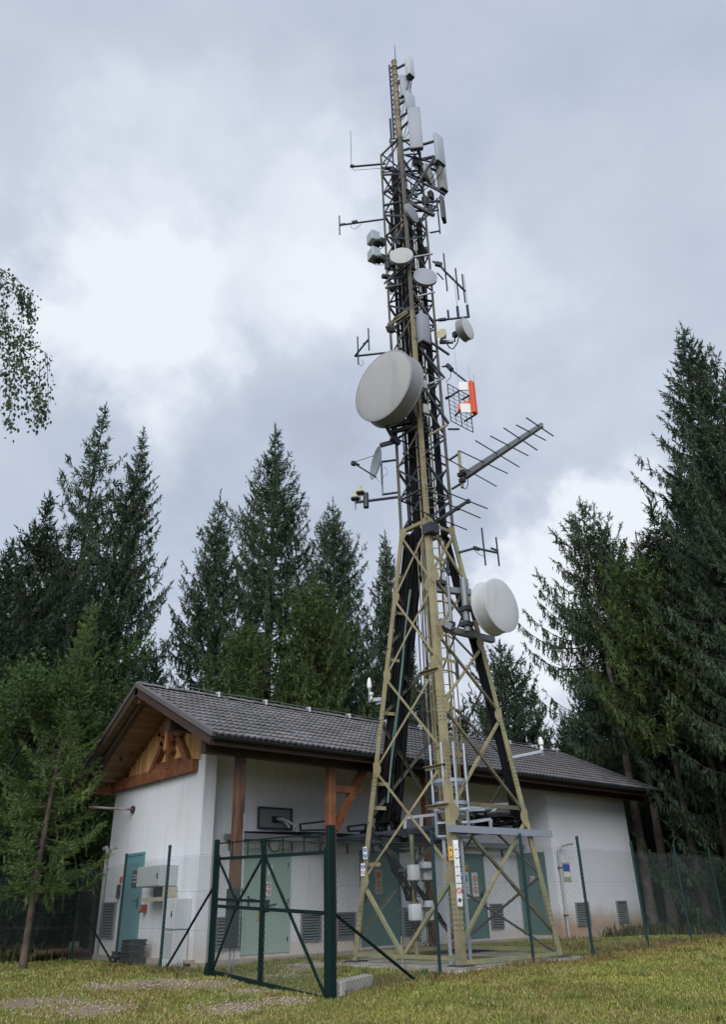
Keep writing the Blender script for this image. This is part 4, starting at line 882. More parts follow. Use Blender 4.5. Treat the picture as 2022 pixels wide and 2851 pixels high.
# cables lying on the bridge
for k, (lab, pts, Rb, n_) in enumerate((('tangle of black cables dropping onto the bridge at the left', [T3(1064, 2290, .35), T3(1060, 2312, .4), T3(1040, 2330, 1.2), (11.9, 15.3, 3.12), (11.0, 15.6, 3.12), (10.0, 15.6, 3.1)], .16, 12), ('black cables crossing the bridge towards the door wall', [T3(1100, 2290, .7), T3(1108, 2320, .8), (12.9, 14.6, 3.15), (13.6, 15.55, 3.12), (16, 15.6, 3.12)], .15, 10), ('coiled black cables lying in the bridge at the right', [T3(1440, 2280, .4), T3(1425, 2300, .3), T3(1390, 2302, .5), T3(1330, 2290, .7), T3(1280, 2296, .9), (14.2, 14.5, 3.2), (16.4, 15.6, 3.12)], .17, 14))):
    bundle(lab, pts, Rb, n_, .024, jit=.05)
for k in range(5):    # loops at the foot of the right run
    c = T3(1385+8*k, 2272+3*k, .2); b = MB()
b = MB()
for k in range(7):
    c = T3(1395, 2290, .25); pts = [c+lu*(.42+.03*k)*math.cos(a_)+Vector((0, 0, (.13+.015*k)*math.sin(a_)))+lf*.05*k for a_ in np.linspace(.3, 5.9, 18)]; b.path(pts, .018, 5)
cl_ = build(b, 'cable_coil', 'cable_black', None, True, loc=tuple(T3(1395, 2300, .25))); tag(cl_, 'loose black cable coil hanging over the right end of the bridge', 'cable')
for lab, (x0, y0, x1, y1), d, n_ in (('dense tangle of black cables where the left bundles meet the bridge', (1040, 2240, 1118, 2325), .5, 26), ('knot of black cables drooping at the right end of the bridge', (1290, 2262, 1455, 2318), .35, 26), ('black cables hanging below the bridge at the left', (1050, 2320, 1150, 2372), .6, 14)):
    t_ = thing('cable_tangle', lab, 'cables', tuple(T3((x0+x1)/2, y1, d)))
    for k in range(n_):
        P = [T3(random.uniform(x0, x1), random.uniform(y0, y1), d+random.uniform(-.3, .5)) for _ in range(4)]
        b = MB(); b.path([P[0]*(1-s)**3+P[1]*3*s*(1-s)**2+P[2]*3*s*s*(1-s)+P[3]*s**3 for s in np.linspace(0, 1, 10)], random.uniform(.014, .028), 5); build(b, 'cable', 'cable_black', t_, True)
# waveguide stubs out of the hut wall plate
for k, (x1, y1) in enumerate(((815, 2295), (822, 2300), (806, 2304))):
    b = MB(); A_ = Vector((11.12+.04*k, YW-.09, 3.45-.02*k)); B_ = Vector(ony(x1, y1, YW-.5)); b.path([A_, A_+Vector((.02, -.15, -.01)), A_.lerp(B_, .6)+Vector((0, -.05, .02)), B_], .022, 6)
    o = build(b, 'waveguide_cable', 'cable_white', None, True, loc=tuple(A_)); tag(o, ('upper', 'middle', 'lowest')[k]+' grey waveguide leaving the metal wall plate', 'cable', 'waveguides at the wall plate')
# ------------------------------------------------------------------ dishes
def to_leg(c, back=.0):
    """closest point on the tower skin"""
    z = c.z; best = min((lp(*s, z, .03) for s in CORN.values()), key=lambda p: (p-c).length); return best
def dish(label, px, py, d, phi, Rd, depth, m='radome_white', ms=None, tilt=0, group='round dish antennas on the tower', leg=None):
    c = T3(px, py, d); n_ = facing(phi); n_ = (n_+Vector((0, 0, math.sin(R_(tilt))))).normalized()
    t_ = thing('dish_antenna', label, 'dish antenna', tuple(c), group); ms = ms or m
    b = MB(); b.lathe(c, n_, [(Rd*.985, -.012), (Rd*.985, .0), (Rd*.9, Rd*.025), (Rd*.5, Rd*.05), (.0, Rd*.06)], 40); build(b, 'radome', m, t_, True)
    b = MB(); b.lathe(c, n_, [(Rd, .006), (Rd*1.02, .0), (Rd*1.02, -.04), (Rd, -.045), (Rd*.99, -depth*.7), (Rd*1.03, -depth*.7), (Rd*1.03, -depth*.76), (Rd*.97, -depth*.78), (Rd*.6, -depth*1.05), (Rd*.2, -depth*1.15)], 40); sh_ = build(b, 'shroud', ms, t_, True)
    b = MB(); k_ = c-n_*depth*1.15; b.tube(c-n_*depth*1.0, k_-n_*.12, Rd*.16, 10); b.box(k_-n_*.12, (Rd*.35, Rd*.35, Rd*.5)); build(b, 'hub', 'galv_dark', t_)
    e_ = leg if leg is not None else to_leg(k_); b = MB()
    for dz in (-.25*Rd, .25*Rd): b.tube(k_-n_*.12+Vector((0, 0, dz)), e_+Vector((0, 0, dz)), max(.025, Rd*.05), 6)
    build(b, 'mount_arm', 'galv_dark', t_); return t_, c, n_
def rad(px_len, px, py, d=0): return px_len/2/(FPX/((np.array(tw(px, py, d))-CAMP)@RF))
dish('huge white drum dish facing the clearing from mid tower', 1066, 1073, -1.0, -44, rad(212, 1066, 1073, -1), .62, 'radome_cream', 'shroud_grey')
dish('large white drum dish low on the near right face', 1398, 1684, -.9, 44, rad(152, 1398, 1684, -.9), .50, 'radome_white', 'radome_white', leg=T3(1320, 1690, -.1))
dish('flat cream dish on the left of the tower below the small white boxes', 1118, 711, -.95, -6, rad(63, 1118, 711, -.5), .12, 'radome_cream', 'shroud_grey', 6)
dish('flat pale blue-grey dish just right of the near leg', 1185, 769, -.5, 6, rad(66, 1185, 769, -.5), .12, 'panel_grey', 'shroud_grey', 5)
dish('narrow grey dish on a short pipe halfway between two arms', 1149, 592, -.6, 50, rad(57, 1149, 592, -.6), .10, 'panel_grey', 'shroud_grey')
dish('small cream dish crossed by the upper diagonal arms', 1199, 488, -.1, 62, rad(66, 1199, 488, 0), .12, 'radome_cream', 'shroud_grey')
t7, c7, n7 = dish('small deep drum dish on a bracket right of the tower', 1303, 914, -.2, 52, rad(64, 1303, 914, -.2), .28, 'radome_white', 'shroud_grey', leg=T3(1266, 945, 0))
b = MB(); b.path([T3(1244, 955, 0), T3(1252, 968, 0), T3(1262, 972, 0), T3(1274, 955, 0), T3(1280, 930, 0)], .018, 6); build(b, 'feed_cable', 'cable_black', t7, True)
b = MB(); b.bar(T3(1225, 953, 0), T3(1262, 951, -.1), .10, .08); build(b, 'bracket', 'galvanised', t7)
fh = thing('horn_antenna', 'small cream horn antenna beside the right bracket', 'antenna', tuple(T3(1232, 934)))
b = MB(); n_ = facing(-30); c = T3(1233, 932, -.2); b.lathe(c, n_, [(.16, .08), (.15, .06), (.04, -.18)], 14); build(b, 'horn', 'cream_cap', fh, True)
b = MB(); b.tube(c-n_*.16, T3(1228, 945, .1), .03); build(b, 'horn_arm', 'galv_dark', fh)
# thick mount of the huge drum
mt = thing('dish_mount', 'dark steel mount frame behind the huge drum dish', 'mount', tuple(T3(1110, 1200)))
c = T3(1105, 1190, -.35)
for a_, c_, w_ in (((1085, 1185), (1180, 1165), .14), ((1085, 1205), (1180, 1180), .10), ((1095, 1160), (1098, 1222), .14), ((1150, 1150), (1155, 1200), .12), ((1090, 1218), (1112, 1236), .12), ((1060, 1240), (1112, 1226), .10)):
    b = MB(); b.bar(T3(*a_, -.45), T3(*c_, -.25), w_, w_); build(b, 'mount_bar', 'dark_plastic', mt)
# mount of the lower drum
mt2 = thing('dish_mount', 'grey steel pipe frame holding the large low drum dish', 'mount', tuple(T3(1240, 1700)))
def z4(x, y): return (950+x/2.498, 1600+y/2.498)
for a_, c_, w_, d0, d1 in (((615, 95), (900, 125), .14, -.7, -.3), ((640, 355), (1060, 455), .14, -.8, .3), ((680, 325), (760, 370), .16, -.8, -.7)):
    b = MB(); b.bar(T3(*z4(*a_), d0), T3(*z4(*c_), d1), w_, w_); build(b, 'mount_bar', 'louvre_grey', mt2)
for a_, c_, r_ in (((738, 15), (770, 380), .045), ((845, 25), (882, 395), .085)):
    b = MB(); A_ = T3(*z4(*a_), -.65); B_ = T3(*z4(*c_), -.65); b.tube((B_.x, B_.y, A_.z), B_, r_, 12); build(b, 'mount_pipe', 'louvre_grey', mt2, True)
for a_, r_ in (((870, 240), .11), ((760, 345), .08), ((872, 345), .11), ((700, 60), .09)):
    b = MB(); A_ = T3(*z4(*a_), -.65); b.box(A_, (r_*2.2, r_*2.2, .10)); build(b, 'clamp', 'galv_dark', mt2)
# offset satellite dish with feed arm
od = thing('offset_dish', 'thin grey offset dish with feed arm seen nearly edge-on', 'dish antenna', tuple(T3(1052, 1290, -.2)))
c = T3(1047, 1289, -.25); n_ = facing(-72); n_ = (n_+Vector((0, 0, .12))).normalized(); Rd = rad(96, 1047, 1289)
b = MB(); b.lathe(c, n_, [(0, -.10), (Rd*.5, -.075), (Rd*.85, -.03), (Rd, .01), (Rd*.985, .02), (Rd*.84, -.015), (Rd*.5, -.055), (0, -.08)], 32); build(b, 'reflector', 'dish_grey', od, True)
lnb = T3(987, 1291, -.5); b = MB(); b.tube(c-Vector((0, 0, Rd*.95)), lnb, .022); b.tube(c+n_*.02+Vector((0, 0, Rd*.1))+lf*-.3, lnb+Vector((0, 0, .05)), .010); build(b, 'feed_arm', 'galv_dark', od)
b = MB(); b.tube(lnb+n_*.05, lnb-n_*.14, .045, 10, .03); b.box(lnb+n_*.02, (.12, .1, .1)); build(b, 'feed_horn', 'dark_plastic', od)
pm = T3(1066, 1378, 0); b = MB(); b.tube(pm, (pm.x, pm.y, zat(1064, 1290, pm)), .028, 8); build(b, 'mast_pipe', 'galvanised', od)
for py in (1286, 1377):
    e0 = Vector((pm.x, pm.y, zat(1065, py, pm))); b = MB(); b.tube(e0, T3(1108, py-6, 0), .03, 8); build(b, 'mount_arm', 'galv_dark', od)
b = MB(); b.path([T3(1070, 1300, -.1), T3(1080, 1310, -.1), T3(1078, 1322, -.1), T3(1070, 1324, -.1), T3(1062, 1345, -.1), T3(1045, 1330, -.2)], .008, 4); build(b, 'feed_cable', 'cable_white', od)
# ------------------------------------------------------------------ panel antennas
def panel(label, bx, by, ty, d, w, dep, phi, m, chev=False, bottom='dark_plastic', leg=True, bev=.03):
    c = T3(bx, by, d); z0 = c.z; z1 = zat(bx, ty, c)
    t_ = thing('panel_antenna', label, 'panel antenna', (c.x, c.y, z0), 'panel antennas on the tower')
    n_ = facing(phi); Rm = Matrix(((n_.y*-1, n_.x*-1, 0), (n_.x, -n_.y, 0), (0, 0, 1)))
    u_ = Vector((-n_.y, n_.x, 0)); Rm = Matrix(((u_.x, n_.x, 0), (u_.y, n_.y, 0), (0, 0, 1)))
    b = MB(); b.rbox((c.x, c.y, (z0+z1)/2), (w, dep, z1-z0), Rm, bev, 2); build(b, 'panel_body', m, t_, True)
    b = MB(); b.box((c.x, c.y, z0-.012), (w*.9, dep*.85, .03), Rm); cap = build(b, 'end_cap', bottom, t_)
    b = MB()
    for k in range(3): q = Vector((c.x, c.y, z0-.02))+u_*w*.25*(k-1); b.tube(q, q-Vector((0, 0, .07)), .013, 6)
    build(b, 'connector', 'galvanised', cap)
    b = MB()
    for k in range(2):
        q = Vector((c.x, c.y, z0-.08))+u_*w*.25*(k*2-1); e_ = Vector((TC[0], TC[1], z0-1.0))+(q-Vector((TC[0], TC[1], q.z)))*.3
        b.path([q*(1-s)**3+(q-Vector((0, 0, .45)))*3*s*(1-s)**2+(e_+Vector((0, 0, -.25)))*3*s*s*(1-s)+e_*s**3 for s in np.linspace(0, 1, 9)], .013, 5)
    build(b, 'feed_cable', 'cable_black', t_, True)
    if leg:
        for z in (z0+.12*(z1-z0), z0+.85*(z1-z0)):
            b = MB(); p_ = Vector((c.x, c.y, z))-n_*dep/2; e_ = Vector((TC[0], TC[1], z)) if z > 24.5 else to_leg(p_); b.bar(p_+n_*.02, e_, .06, .07); build(b, 'mount_arm', 'galv_dark', t_)
    return t_, c, z1
panel('short white panel antenna topmost beside the pole', 1143, 214, 163, -.25, .30, .20, 42, 'radome_white')
panel('grey flat panel antenna second from the top', 1132, 270, 212, -.15, .40, .12, 10, 'panel_grey')
panel('pale panel antenna third from the top, half behind the tall one', 1144, 312, 262, -.3, .40, .15, 38, 'panel_pale')
panel('tall pale grey panel antenna below the stack at the pole foot', 1161, 415, 302, -.55, .44, .16, -6, 'panel_grey')
panel('white panel antenna with rounded top out on the right arm', 1228, 455, 375, -.3, .42, .13, 42, 'panel_pale', bev=.06)
panel('pale round-backed panel antenna hanging below the right arm panel', 1234, 532, 460, .3, .34, .26, 40, 'radome_cream', bev=.09)
panel('large grey corner panel antenna with chevron base at mid tower', 1182, 957, 878, -.55, .34, .24, 40, 'panel_grey')
panel('small cream panel antenna tilted on the near leg beside the huge dish', 1182, 1082, 1058, -.85, .2, .07, 30, 'radome_cream', leg=False)
panel('second small cream panel antenna lower on the near leg', 1188, 1152, 1126, -.85, .2, .07, 30, 'radome_cream', leg=False)
bp_ = thing('panel_antenna', 'black slab antenna seen from behind at the far right', 'panel antenna', tuple(T3(1236, 610, .2)), 'panel antennas on the tower')
c = T3(1237, 615, .2); z1 = zat(1235, 552, c); b = MB(); n_ = facing(70); u_ = Vector((-n_.y, n_.x, 0)); Rm = Matrix(((u_.x, n_.x, 0), (u_.y, n_.y, 0), (0, 0, 1))); b.rbox((c.x, c.y, (c.z+z1)/2), (.30, .12, z1-c.z), Rm, .02, 1); build(b, 'panel_body', 'dark_plastic', bp_)
q = T3(1226, 650, .2); b = MB(); b.tube(q, (q.x, q.y, zat(1220, 552, q)), .025, 8); b.tube(T3(1198, 648, .1), T3(1226, 643, .2), .03, 6); b.tube(T3(1195, 590, .1), T3(1222, 585, .2), .03, 6); build(b, 'mast_pipe', 'galv_dark', bp_)
# white hooded boxes on the left
for k, (px, py, nm) in enumerate(((1040, 676, 'upper'), (1042, 722, 'lower'))):
    c = T3(px, py, -.1); t_ = thing('hooded_box', nm+' white hooded box on the left side of the tower', 'radio box', tuple(c), 'white boxes on the left of the tower')
    Rm = Matrix.Rotation(R_(-12), 3, 'Z'); z = c.z
    b = MB(); b.rbox((c.x, c.y, z+.18), (.30, .36, .40), Rm, .02, 1); build(b, 'box_body', 'panel_pale', t_)
    b = MB(); b.rbox((c.x+.1, c.y-.1, z-.03), (.22, .28, .12), Rm, .02, 1); b.rbox((c.x+.22, c.y-.16, z+.05), (.2, .16, .30), Rm, .03, 1); build(b, 'box_base', 'dark_plastic', t_)
    b = MB(); b.bar((c.x, c.y, z+.1), lp(*CORN['L'], z+.12), .07, .07); b.path([c, c+Vector((.05, -.02, -.22)), c+lu*.25+Vector((0, 0, -.28)), lp(*CORN['L'], z-.05)], .012, 4); build(b, 'mount_arm', 'galv_dark', t_)
# ------------------------------------------------------------------ wire and dipole antennas
def wires(name, label, cat, segs, m='galv_dark', group=None, base=None):
    """segs: (part, [(px,py,d)...], radius, material, vertical?)"""
    t_ = None
    for part, pts, r, mm, vert in segs:
        P = [T3(*q) for q in pts]
        if vert:    # keep a true vertical at the first point
            P = [P[0]]+[Vector((P[0].x, P[0].y, zat(q[0], q[1], P[0]))) for q in pts[1:]]
        if t_ is None: t_ = thing(name, label, cat, tuple(P[0]), group)
        b = MB(); b.path(P, r, 6); build(b, part, mm, t_, True)
    return t_
GD, GV = 'galv_dark', 'galvanised'
wires('whip_antenna', 'thin whip antenna on the highest arm left of the tower', 'whip antenna', [('boom', [(1074, 456, 0), (982, 464, 0)], .035, GD, 0), ('whip', [(979, 468, 0), (979, 365, 0)], .010, GD, 1), ('feed_cable', [(979, 466, 0), (985, 474, 0), (1010, 472, 0), (1066, 468, 0)], .008, GD, 0), ('clamp', [(976, 462, 0), (985, 463, 0)], .06, GD, 0)])
wires('rod_antenna', 'thick grey rod antenna standing left of the top pole', 'rod antenna', [('rod', [(1091, 398, 0), (1083, 332, 0)], .045, GD, 1), ('clamp', [(1091, 405, 0), (1088, 388, 0)], .07, GD, 1), ('stay', [(1092, 400, 0), (1092, 460, 0)], .03, GD, 1)])
wires('dipole_antenna', 'dipole antenna with cross boom high on the left', 'dipole antenna', [('boom', [(1080, 609, 0), (947, 627, 0)], .032, GD, 0), ('element', [(946, 653, 0), (946, 601, 0)], .024, GD, 1), ('element', [(962, 622, 0), (948, 624, 0)], .02, GD, 0), ('feed_box', [(980, 620, 0), (996, 617, 0)], .06, GD, 0), ('feed_cable', [(976, 624, 0), (978, 634, 0), (990, 638, 0), (1006, 624, 0)], .008, GD, 0)])
wires('dipole_antenna', 'two-element dipole antenna on the left above the huge dish', 'dipole antenna', [('boom', [(1094, 980, 0), (988, 992, 0)], .034, GD, 0), ('boom', [(988, 992, 0), (1027, 944, -.5)], .03, GD, 0), ('element', [(998, 1014, -.1), (996, 938, -.1)], .024, GD, 1), ('element', [(1028, 975, -.5), (1026, 915, -.5)], .024, GD, 1), ('element', [(1012, 958, -.3), (1024, 950, -.3)], .03, GD, 0), ('feed_cable', [(998, 1010, -.1), (1006, 1020, -.1), (1013, 1012, -.1), (1008, 1002, -.1)], .008, GD, 0)])
wires('dipole_antenna', 'three-element vertical dipole array on a long right boom', 'dipole antenna', [('boom', [(1206, 728, 0), (1225, 738, 0), (1240, 756, 0), (1297, 812, .4)], .034, GD, 0), ('element', [(1246, 810, .1), (1239, 706, .1)], .026, GD, 1), ('element', [(1278, 834, .25), (1270, 747, .25)], .026, GD, 1), ('element', [(1296, 842, .4), (1289, 764, .4)], .026, GD, 1), ('feed_box', [(1214, 734, 0), (1230, 738, 0)], .09, 'dark_plastic', 0), ('element', [(1218, 760, 0), (1235, 778, 0)], .022, GD, 0)])
wires('whip_antenna', 'pair of thin whips on the right horizontal arm', 'whip antenna', [('boom', [(1210, 892, 0), (1240, 890, 0), (1309, 882, 0)], .036, GD, 0), ('boom', [(1222, 891, 0), (1243, 889, 0)], .06, GD, 0), ('whip', [(1277, 886, 0), (1265, 767, 0)], .010, GV, 1), ('spring_base', [(1277, 884, 0), (1274, 854, 0)], .045, GD, 1), ('whip', [(1306, 884, 0), (1291, 764, 0)], .012, GV, 1), ('spring_base', [(1305, 882, 0), (1302, 850, 0)], .045, GD, 1), ('stub', [(1250, 888, 0), (1248, 864, 0)], .035, GD, 1)])
wires('dipole_antenna', 'twin vertical dipoles on an arm above the low drum dish', 'dipole antenna', [('boom', [(1276, 1539, 0), (1324, 1526, 0), (1386, 1539, .2)], .034, GD, 0), ('element', [(1353, 1574, .1), (1341, 1470, .1)], .024, GD, 1), ('element', [(1391, 1576, .2), (1380, 1496, .2)], .024, GD, 1), ('feed_box', [(1318, 1524, 0), (1336, 1530, 0)], .05, 'dark_plastic', 0), ('feed_cable', [(1320, 1530, 0), (1335, 1544, 0), (1352, 1550, .1)], .008, GD, 0), ('element', [(1367, 1526, .15), (1384, 1532, .15)], .028, GD, 0)])
wires('whip_antenna', 'bundle of hair-thin whips above the orange dipole', 'whip antenna', [('whip', [(1276, 1068, -.4), (1266, 978, -.4)], .006, GV, 1), ('whip', [(1309, 1062, -.5), (1305, 1019, -.5)], .006, GV, 1), ('whip', [(1321, 1064, -.5), (1318, 1041, -.5)], .006, GV, 1)])
# horizontally polarised yagis: the boom runs away from the tower (-Y), the elements across it (+X)
def yagi(name, label, root_px, tip_px, els, boom_w, m, mast=None):
    z = tw(*root_px)[2]; A_ = Vector(onz(*root_px, z)); B_ = Vector(onz(*tip_px, z))
    t_ = thing(name, label, 'yagi antenna', tuple(A_)); b = MB()
    d = (B_-A_).normalized(); u_ = Vector((-d.y, d.x, 0))
    b.prism(A_, B_, [u_*boom_w*.5+Vector((0, 0, boom_w*.8)), -u_*boom_w*.5+Vector((0, 0, boom_w*.8)), -u_*boom_w*.5-Vector((0, 0, boom_w*.8)), u_*boom_w*.5-Vector((0, 0, boom_w*.8))], [q*.6 for q in (u_*boom_w*.5+Vector((0, 0, boom_w*.8)), -u_*boom_w*.5+Vector((0, 0, boom_w*.8)), -u_*boom_w*.5-Vector((0, 0, boom_w*.8)), u_*boom_w*.5-Vector((0, 0, boom_w*.8)))]); build(b, 'boom', m, t_)
    for p_, q_ in els:
        P = Vector(onz(*p_, z)); Q = Vector(onz(*q_, z)); b = MB(); b.tube(P, Q, .017, 6); build(b, 'element', 'galv_dark', t_)
    return t_, A_, z
def z3(x, y): return (950+x/2.498, 1150+y/2.498)
ty, A_, zy = yagi('yagi_antenna', 'large log-periodic antenna pointing up right from the tower', (1296, 1325), (1511, 1183), [(z3(*p_), z3(*q_)) for p_, q_ in (((1290, 33), (1478, 160)), ((1220, 83), (1425, 190)), ((1133, 104), (1366, 258)), ((1040, 160), (1303, 297)), ((936, 192), (1240, 375)), ((822, 262), (1160, 420)), ((690, 290), (1082, 510)))], .12, 'louvre_grey')
mp_ = T3(1288, 1358, -.1); b = MB(); b.tube(mp_, (mp_.x, mp_.y, zat(1281, 1256, mp_)), .045, 10); build(b, 'mast_pipe', 'tower_green', ty, True)
for p_, q_ in (((1280, 1262), (1250, 1282)), ((1287, 1345), (1258, 1362))):
    b = MB(); b.tube(T3(*p_, -.1), T3(*q_, 0), .035, 6); build(b, 'mount_arm', 'galv_dark', ty)
for q in ((1284, 1322), (1288, 1338), (1290, 1315)): b = MB(); b.box(T3(*q, -.15), (.14, .14, .10)); build(b, 'clamp', 'dark_plastic', ty)
b = MB(); b.path([T3(1303, 1334, -.1), T3(1304, 1350, -.1), T3(1298, 1362, -.1), T3(1288, 1358, -.1)], .012, 5); build(b, 'feed_cable', 'cable_black', ty)
ty2, A_, zy = yagi('yagi_antenna', 'three-element yagi low on the tower waist', (1196, 1465), (1306, 1394), [(z3(*p_), z3(*q_)) for p_, q_ in (((500, 660), (876, 812)), ((640, 588), (970, 730)), ((738, 553), (1020, 665)))], .07, 'tower_grey')
for q in ((1226, 1446), (1275, 1415), (1304, 1396)): b = MB(); b.box(Vector(onz(*q, zy)), (.09, .09, .09)); build(b, 'clamp', 'dark_plastic', ty2)
b = MB(); b.box(T3(1200, 1474, -.75), (.3, .3, .26)); build(b, 'mount_block', 'dark_plastic', ty2)
# orange dipole with grid reflector (reflector plane faces -Y)
og = thing('grid_antenna', 'orange dipole antenna with white plates before a wire grid', 'grid antenna', tuple(T3(1280, 1130)))
def z2(x, y): return (900+x/3.248, 650+y/3.248)
YG = TC[1]-.55
G = {}
G0 = Vector(ony(*z2(1125, 1358), YG)); G1 = Vector(ony(*z2(1322, 1470), YG)); zt_ = G0.z; zb2 = Vector(ony(*z2(1152, 1692), YG)).z
for k in range(5):
    x = G0.x+(G1.x-G0.x)*k/4; b = MB(); b.tube((x, YG, zb2), (x, YG, zt_), .016 if k in (0, 2, 4) else .008, 5); build(b, 'grid_bar', GD, og)
for k in range(10):
    z = zb2+(zt_-zb2)*k/9; b = MB(); b.tube((G0.x, YG, z), (G1.x, YG, z), .014 if k in (0, 9) else .008, 5); build(b, 'grid_bar', GD, og)
c = T3(*z2(1372, 1630), -.75); zt_ = zat(*z2(1345, 1342), c); b = MB(); b.rbox((c.x, c.y, (c.z+zt_)/2), (.17, .12, zt_-c.z), Matrix.Rotation(R_(10), 3, 'Z'), .015, 1); build(b, 'dipole_housing', 'orange', og)
for q0, q1 in (((1225, 1345), (1330, 1412)), ((1242, 1542), (1350, 1616))):
    A_ = T3(*z2(*q0), -.65); B_ = T3(*z2(q1[0], q0[1]), -.72); zz0 = zat(*z2((q0[0]+q1[0])/2, q1[1]), A_); b = MB(); n_ = (B_-A_).cross(Vector((0, 0, 1))).normalized()
    b.prism(Vector((A_.x, A_.y, zz0)), Vector((A_.x, A_.y, A_.z)), [n_*.02, -n_*.02, (B_-A_)-n_*.02, (B_-A_)+n_*.02]); build(b, 'dipole_plate', 'sign_white', og)
for a_, c_ in (((1112, 1500), (1240, 1415)), ((1195, 1650), (1245, 1600)), ((1255, 1505), (1330, 1460)), ((1278, 1700), (1385, 1635)), ((1110, 1485), (1165, 1470)), ((1135, 1770), (1230, 1770))):
    b = MB(); b.tube(T3(*z2(*a_), -.3), T3(*z2(*c_), -.65), .028, 6); build(b, 'mount_arm', GD, og)
b = MB(); A_ = T3(*z2(1215, 1590), -.62); b.prism(A_, A_-lf*.04, [(0, 0, .12), (0, 0, -.06), lu*.42+Vector((0, 0, .1)), lu*.42+Vector((0, 0, .28))]); build(b, 'back_plate', 'orange', og)
wires('stay_arm', 'bent grey arm with a feed cable above the wire grid', 'arm', [('arm_tube', [z2(1075, 1205)+(0,), z2(1140, 1198)+(0,), z2(1170, 1240)+(-.1,), z2(1300, 1345)+(-.5,)], .03, GD, 0), ('clamp', [z2(1125, 1190)+(0,), z2(1165, 1235)+(-.1,)], .07, GD, 0), ('feed_cable', [z2(1155, 1240)+(0,), z2(1155, 1300)+(0,), z2(1110, 1345)+(0,)], .01, 'cable_black', 0)])
# navigation receivers on the left arm
nv = thing('receiver_arm', 'arm with two cream domed receivers and a black cylinder at left', 'antenna', tuple(T3(1106, 1385)))
b = MB(); b.tube(T3(1108, 1384, 0), T3(990, 1399, 0), .038, 8); build(b, 'boom', GD, nv, True)
for q, h in (((1003, 1372), .0), ((989.5, 1388), 0)):
    c = T3(*q, 0); b = MB(); b.lathe(c, (0, 0, 1), [(.12, 0), (.125, .02), (.07, .09), (.05, .13), (.045, .2), (0, .24)], 16); build(b, 'dome', 'cream_cap', nv, True)
    b = MB(); b.lathe(c, (0, 0, 1), [(.115, -.035), (.12, -.001), (0.02, 0)], 16); build(b, 'dome_base', 'dark_plastic', nv, True)
    b = MB(); b.tube(c-Vector((0, 0, .02)), c-Vector((0, 0, .32)), .022, 6); build(b, 'dome_stem', GV, nv)
c = T3(1020, 1413, 0); b = MB(); b.tube(c, (c.x, c.y, zat(1012, 1374, c)), .075, 14); build(b, 'cylinder', 'dark_plastic', nv, True)
# mushroom receivers lower down
ms_ = thing('mushroom_receiver', 'white mushroom receiver on a short arm off the left leg', 'antenna', tuple(T3(1064, 1951)))
c = T3(1030, 1950, 0); zt_ = zat(1028, 1886, c)
b = MB(); b.tube((c.x, c.y, c.z-.05), (c.x, c.y, zt_-.25), .03, 8); b.bar((c.x, c.y, c.z+.0), lp(*CORN['L'], c.z), .10, .08); b.bar((c.x+.12, c.y-.1, c.z-.08), lp(*CORN['L'], c.z-.08), .06, .06); build(b, 'bracket', GV, ms_)
b = MB(); b.lathe((c.x, c.y, zt_-.28), (0, 0, 1), [(.03, 0), (.055, .03), (.058, .12), (.04, .22), (.015, .27), (0, .28)], 14); build(b, 'dome', 'sign_white', ms_, True)
c2 = T3(1034, 1936, -.1); b = MB(); b.lathe(c2, (0, 0, 1), [(.03, -.1), (.03, 0), (.06, .01), (.055, .05), (0, .085)], 12); build(b, 'dome', 'lamp_glass', ms_, True)
ms2 = thing('mushroom_receiver', 'white pointed receiver at the end of the long right arm', 'antenna', tuple(T3(1440, 2106)))
c = T3(1510, 2092, 0); zt_ = zat(1507, 2060, c)
b = MB(); b.bar(lp(*CORN['R'], zat(1440, 2108, lp(*CORN['R'], 4))), c, .06, .06); b.bar((c.x, c.y, c.z-.1), (c.x, c.y, c.z+.1), .05, .05); build(b, 'bracket', GV, ms2)
b = MB(); b.lathe((c.x, c.y, c.z+.03), (0, 0, 1), [(.04, 0), (.045, .06), (.025, .08), (.06, .12), (.058, .20), (.025, .28), (0, .29)], 14); build(b, 'dome', 'sign_white', ms2, True)
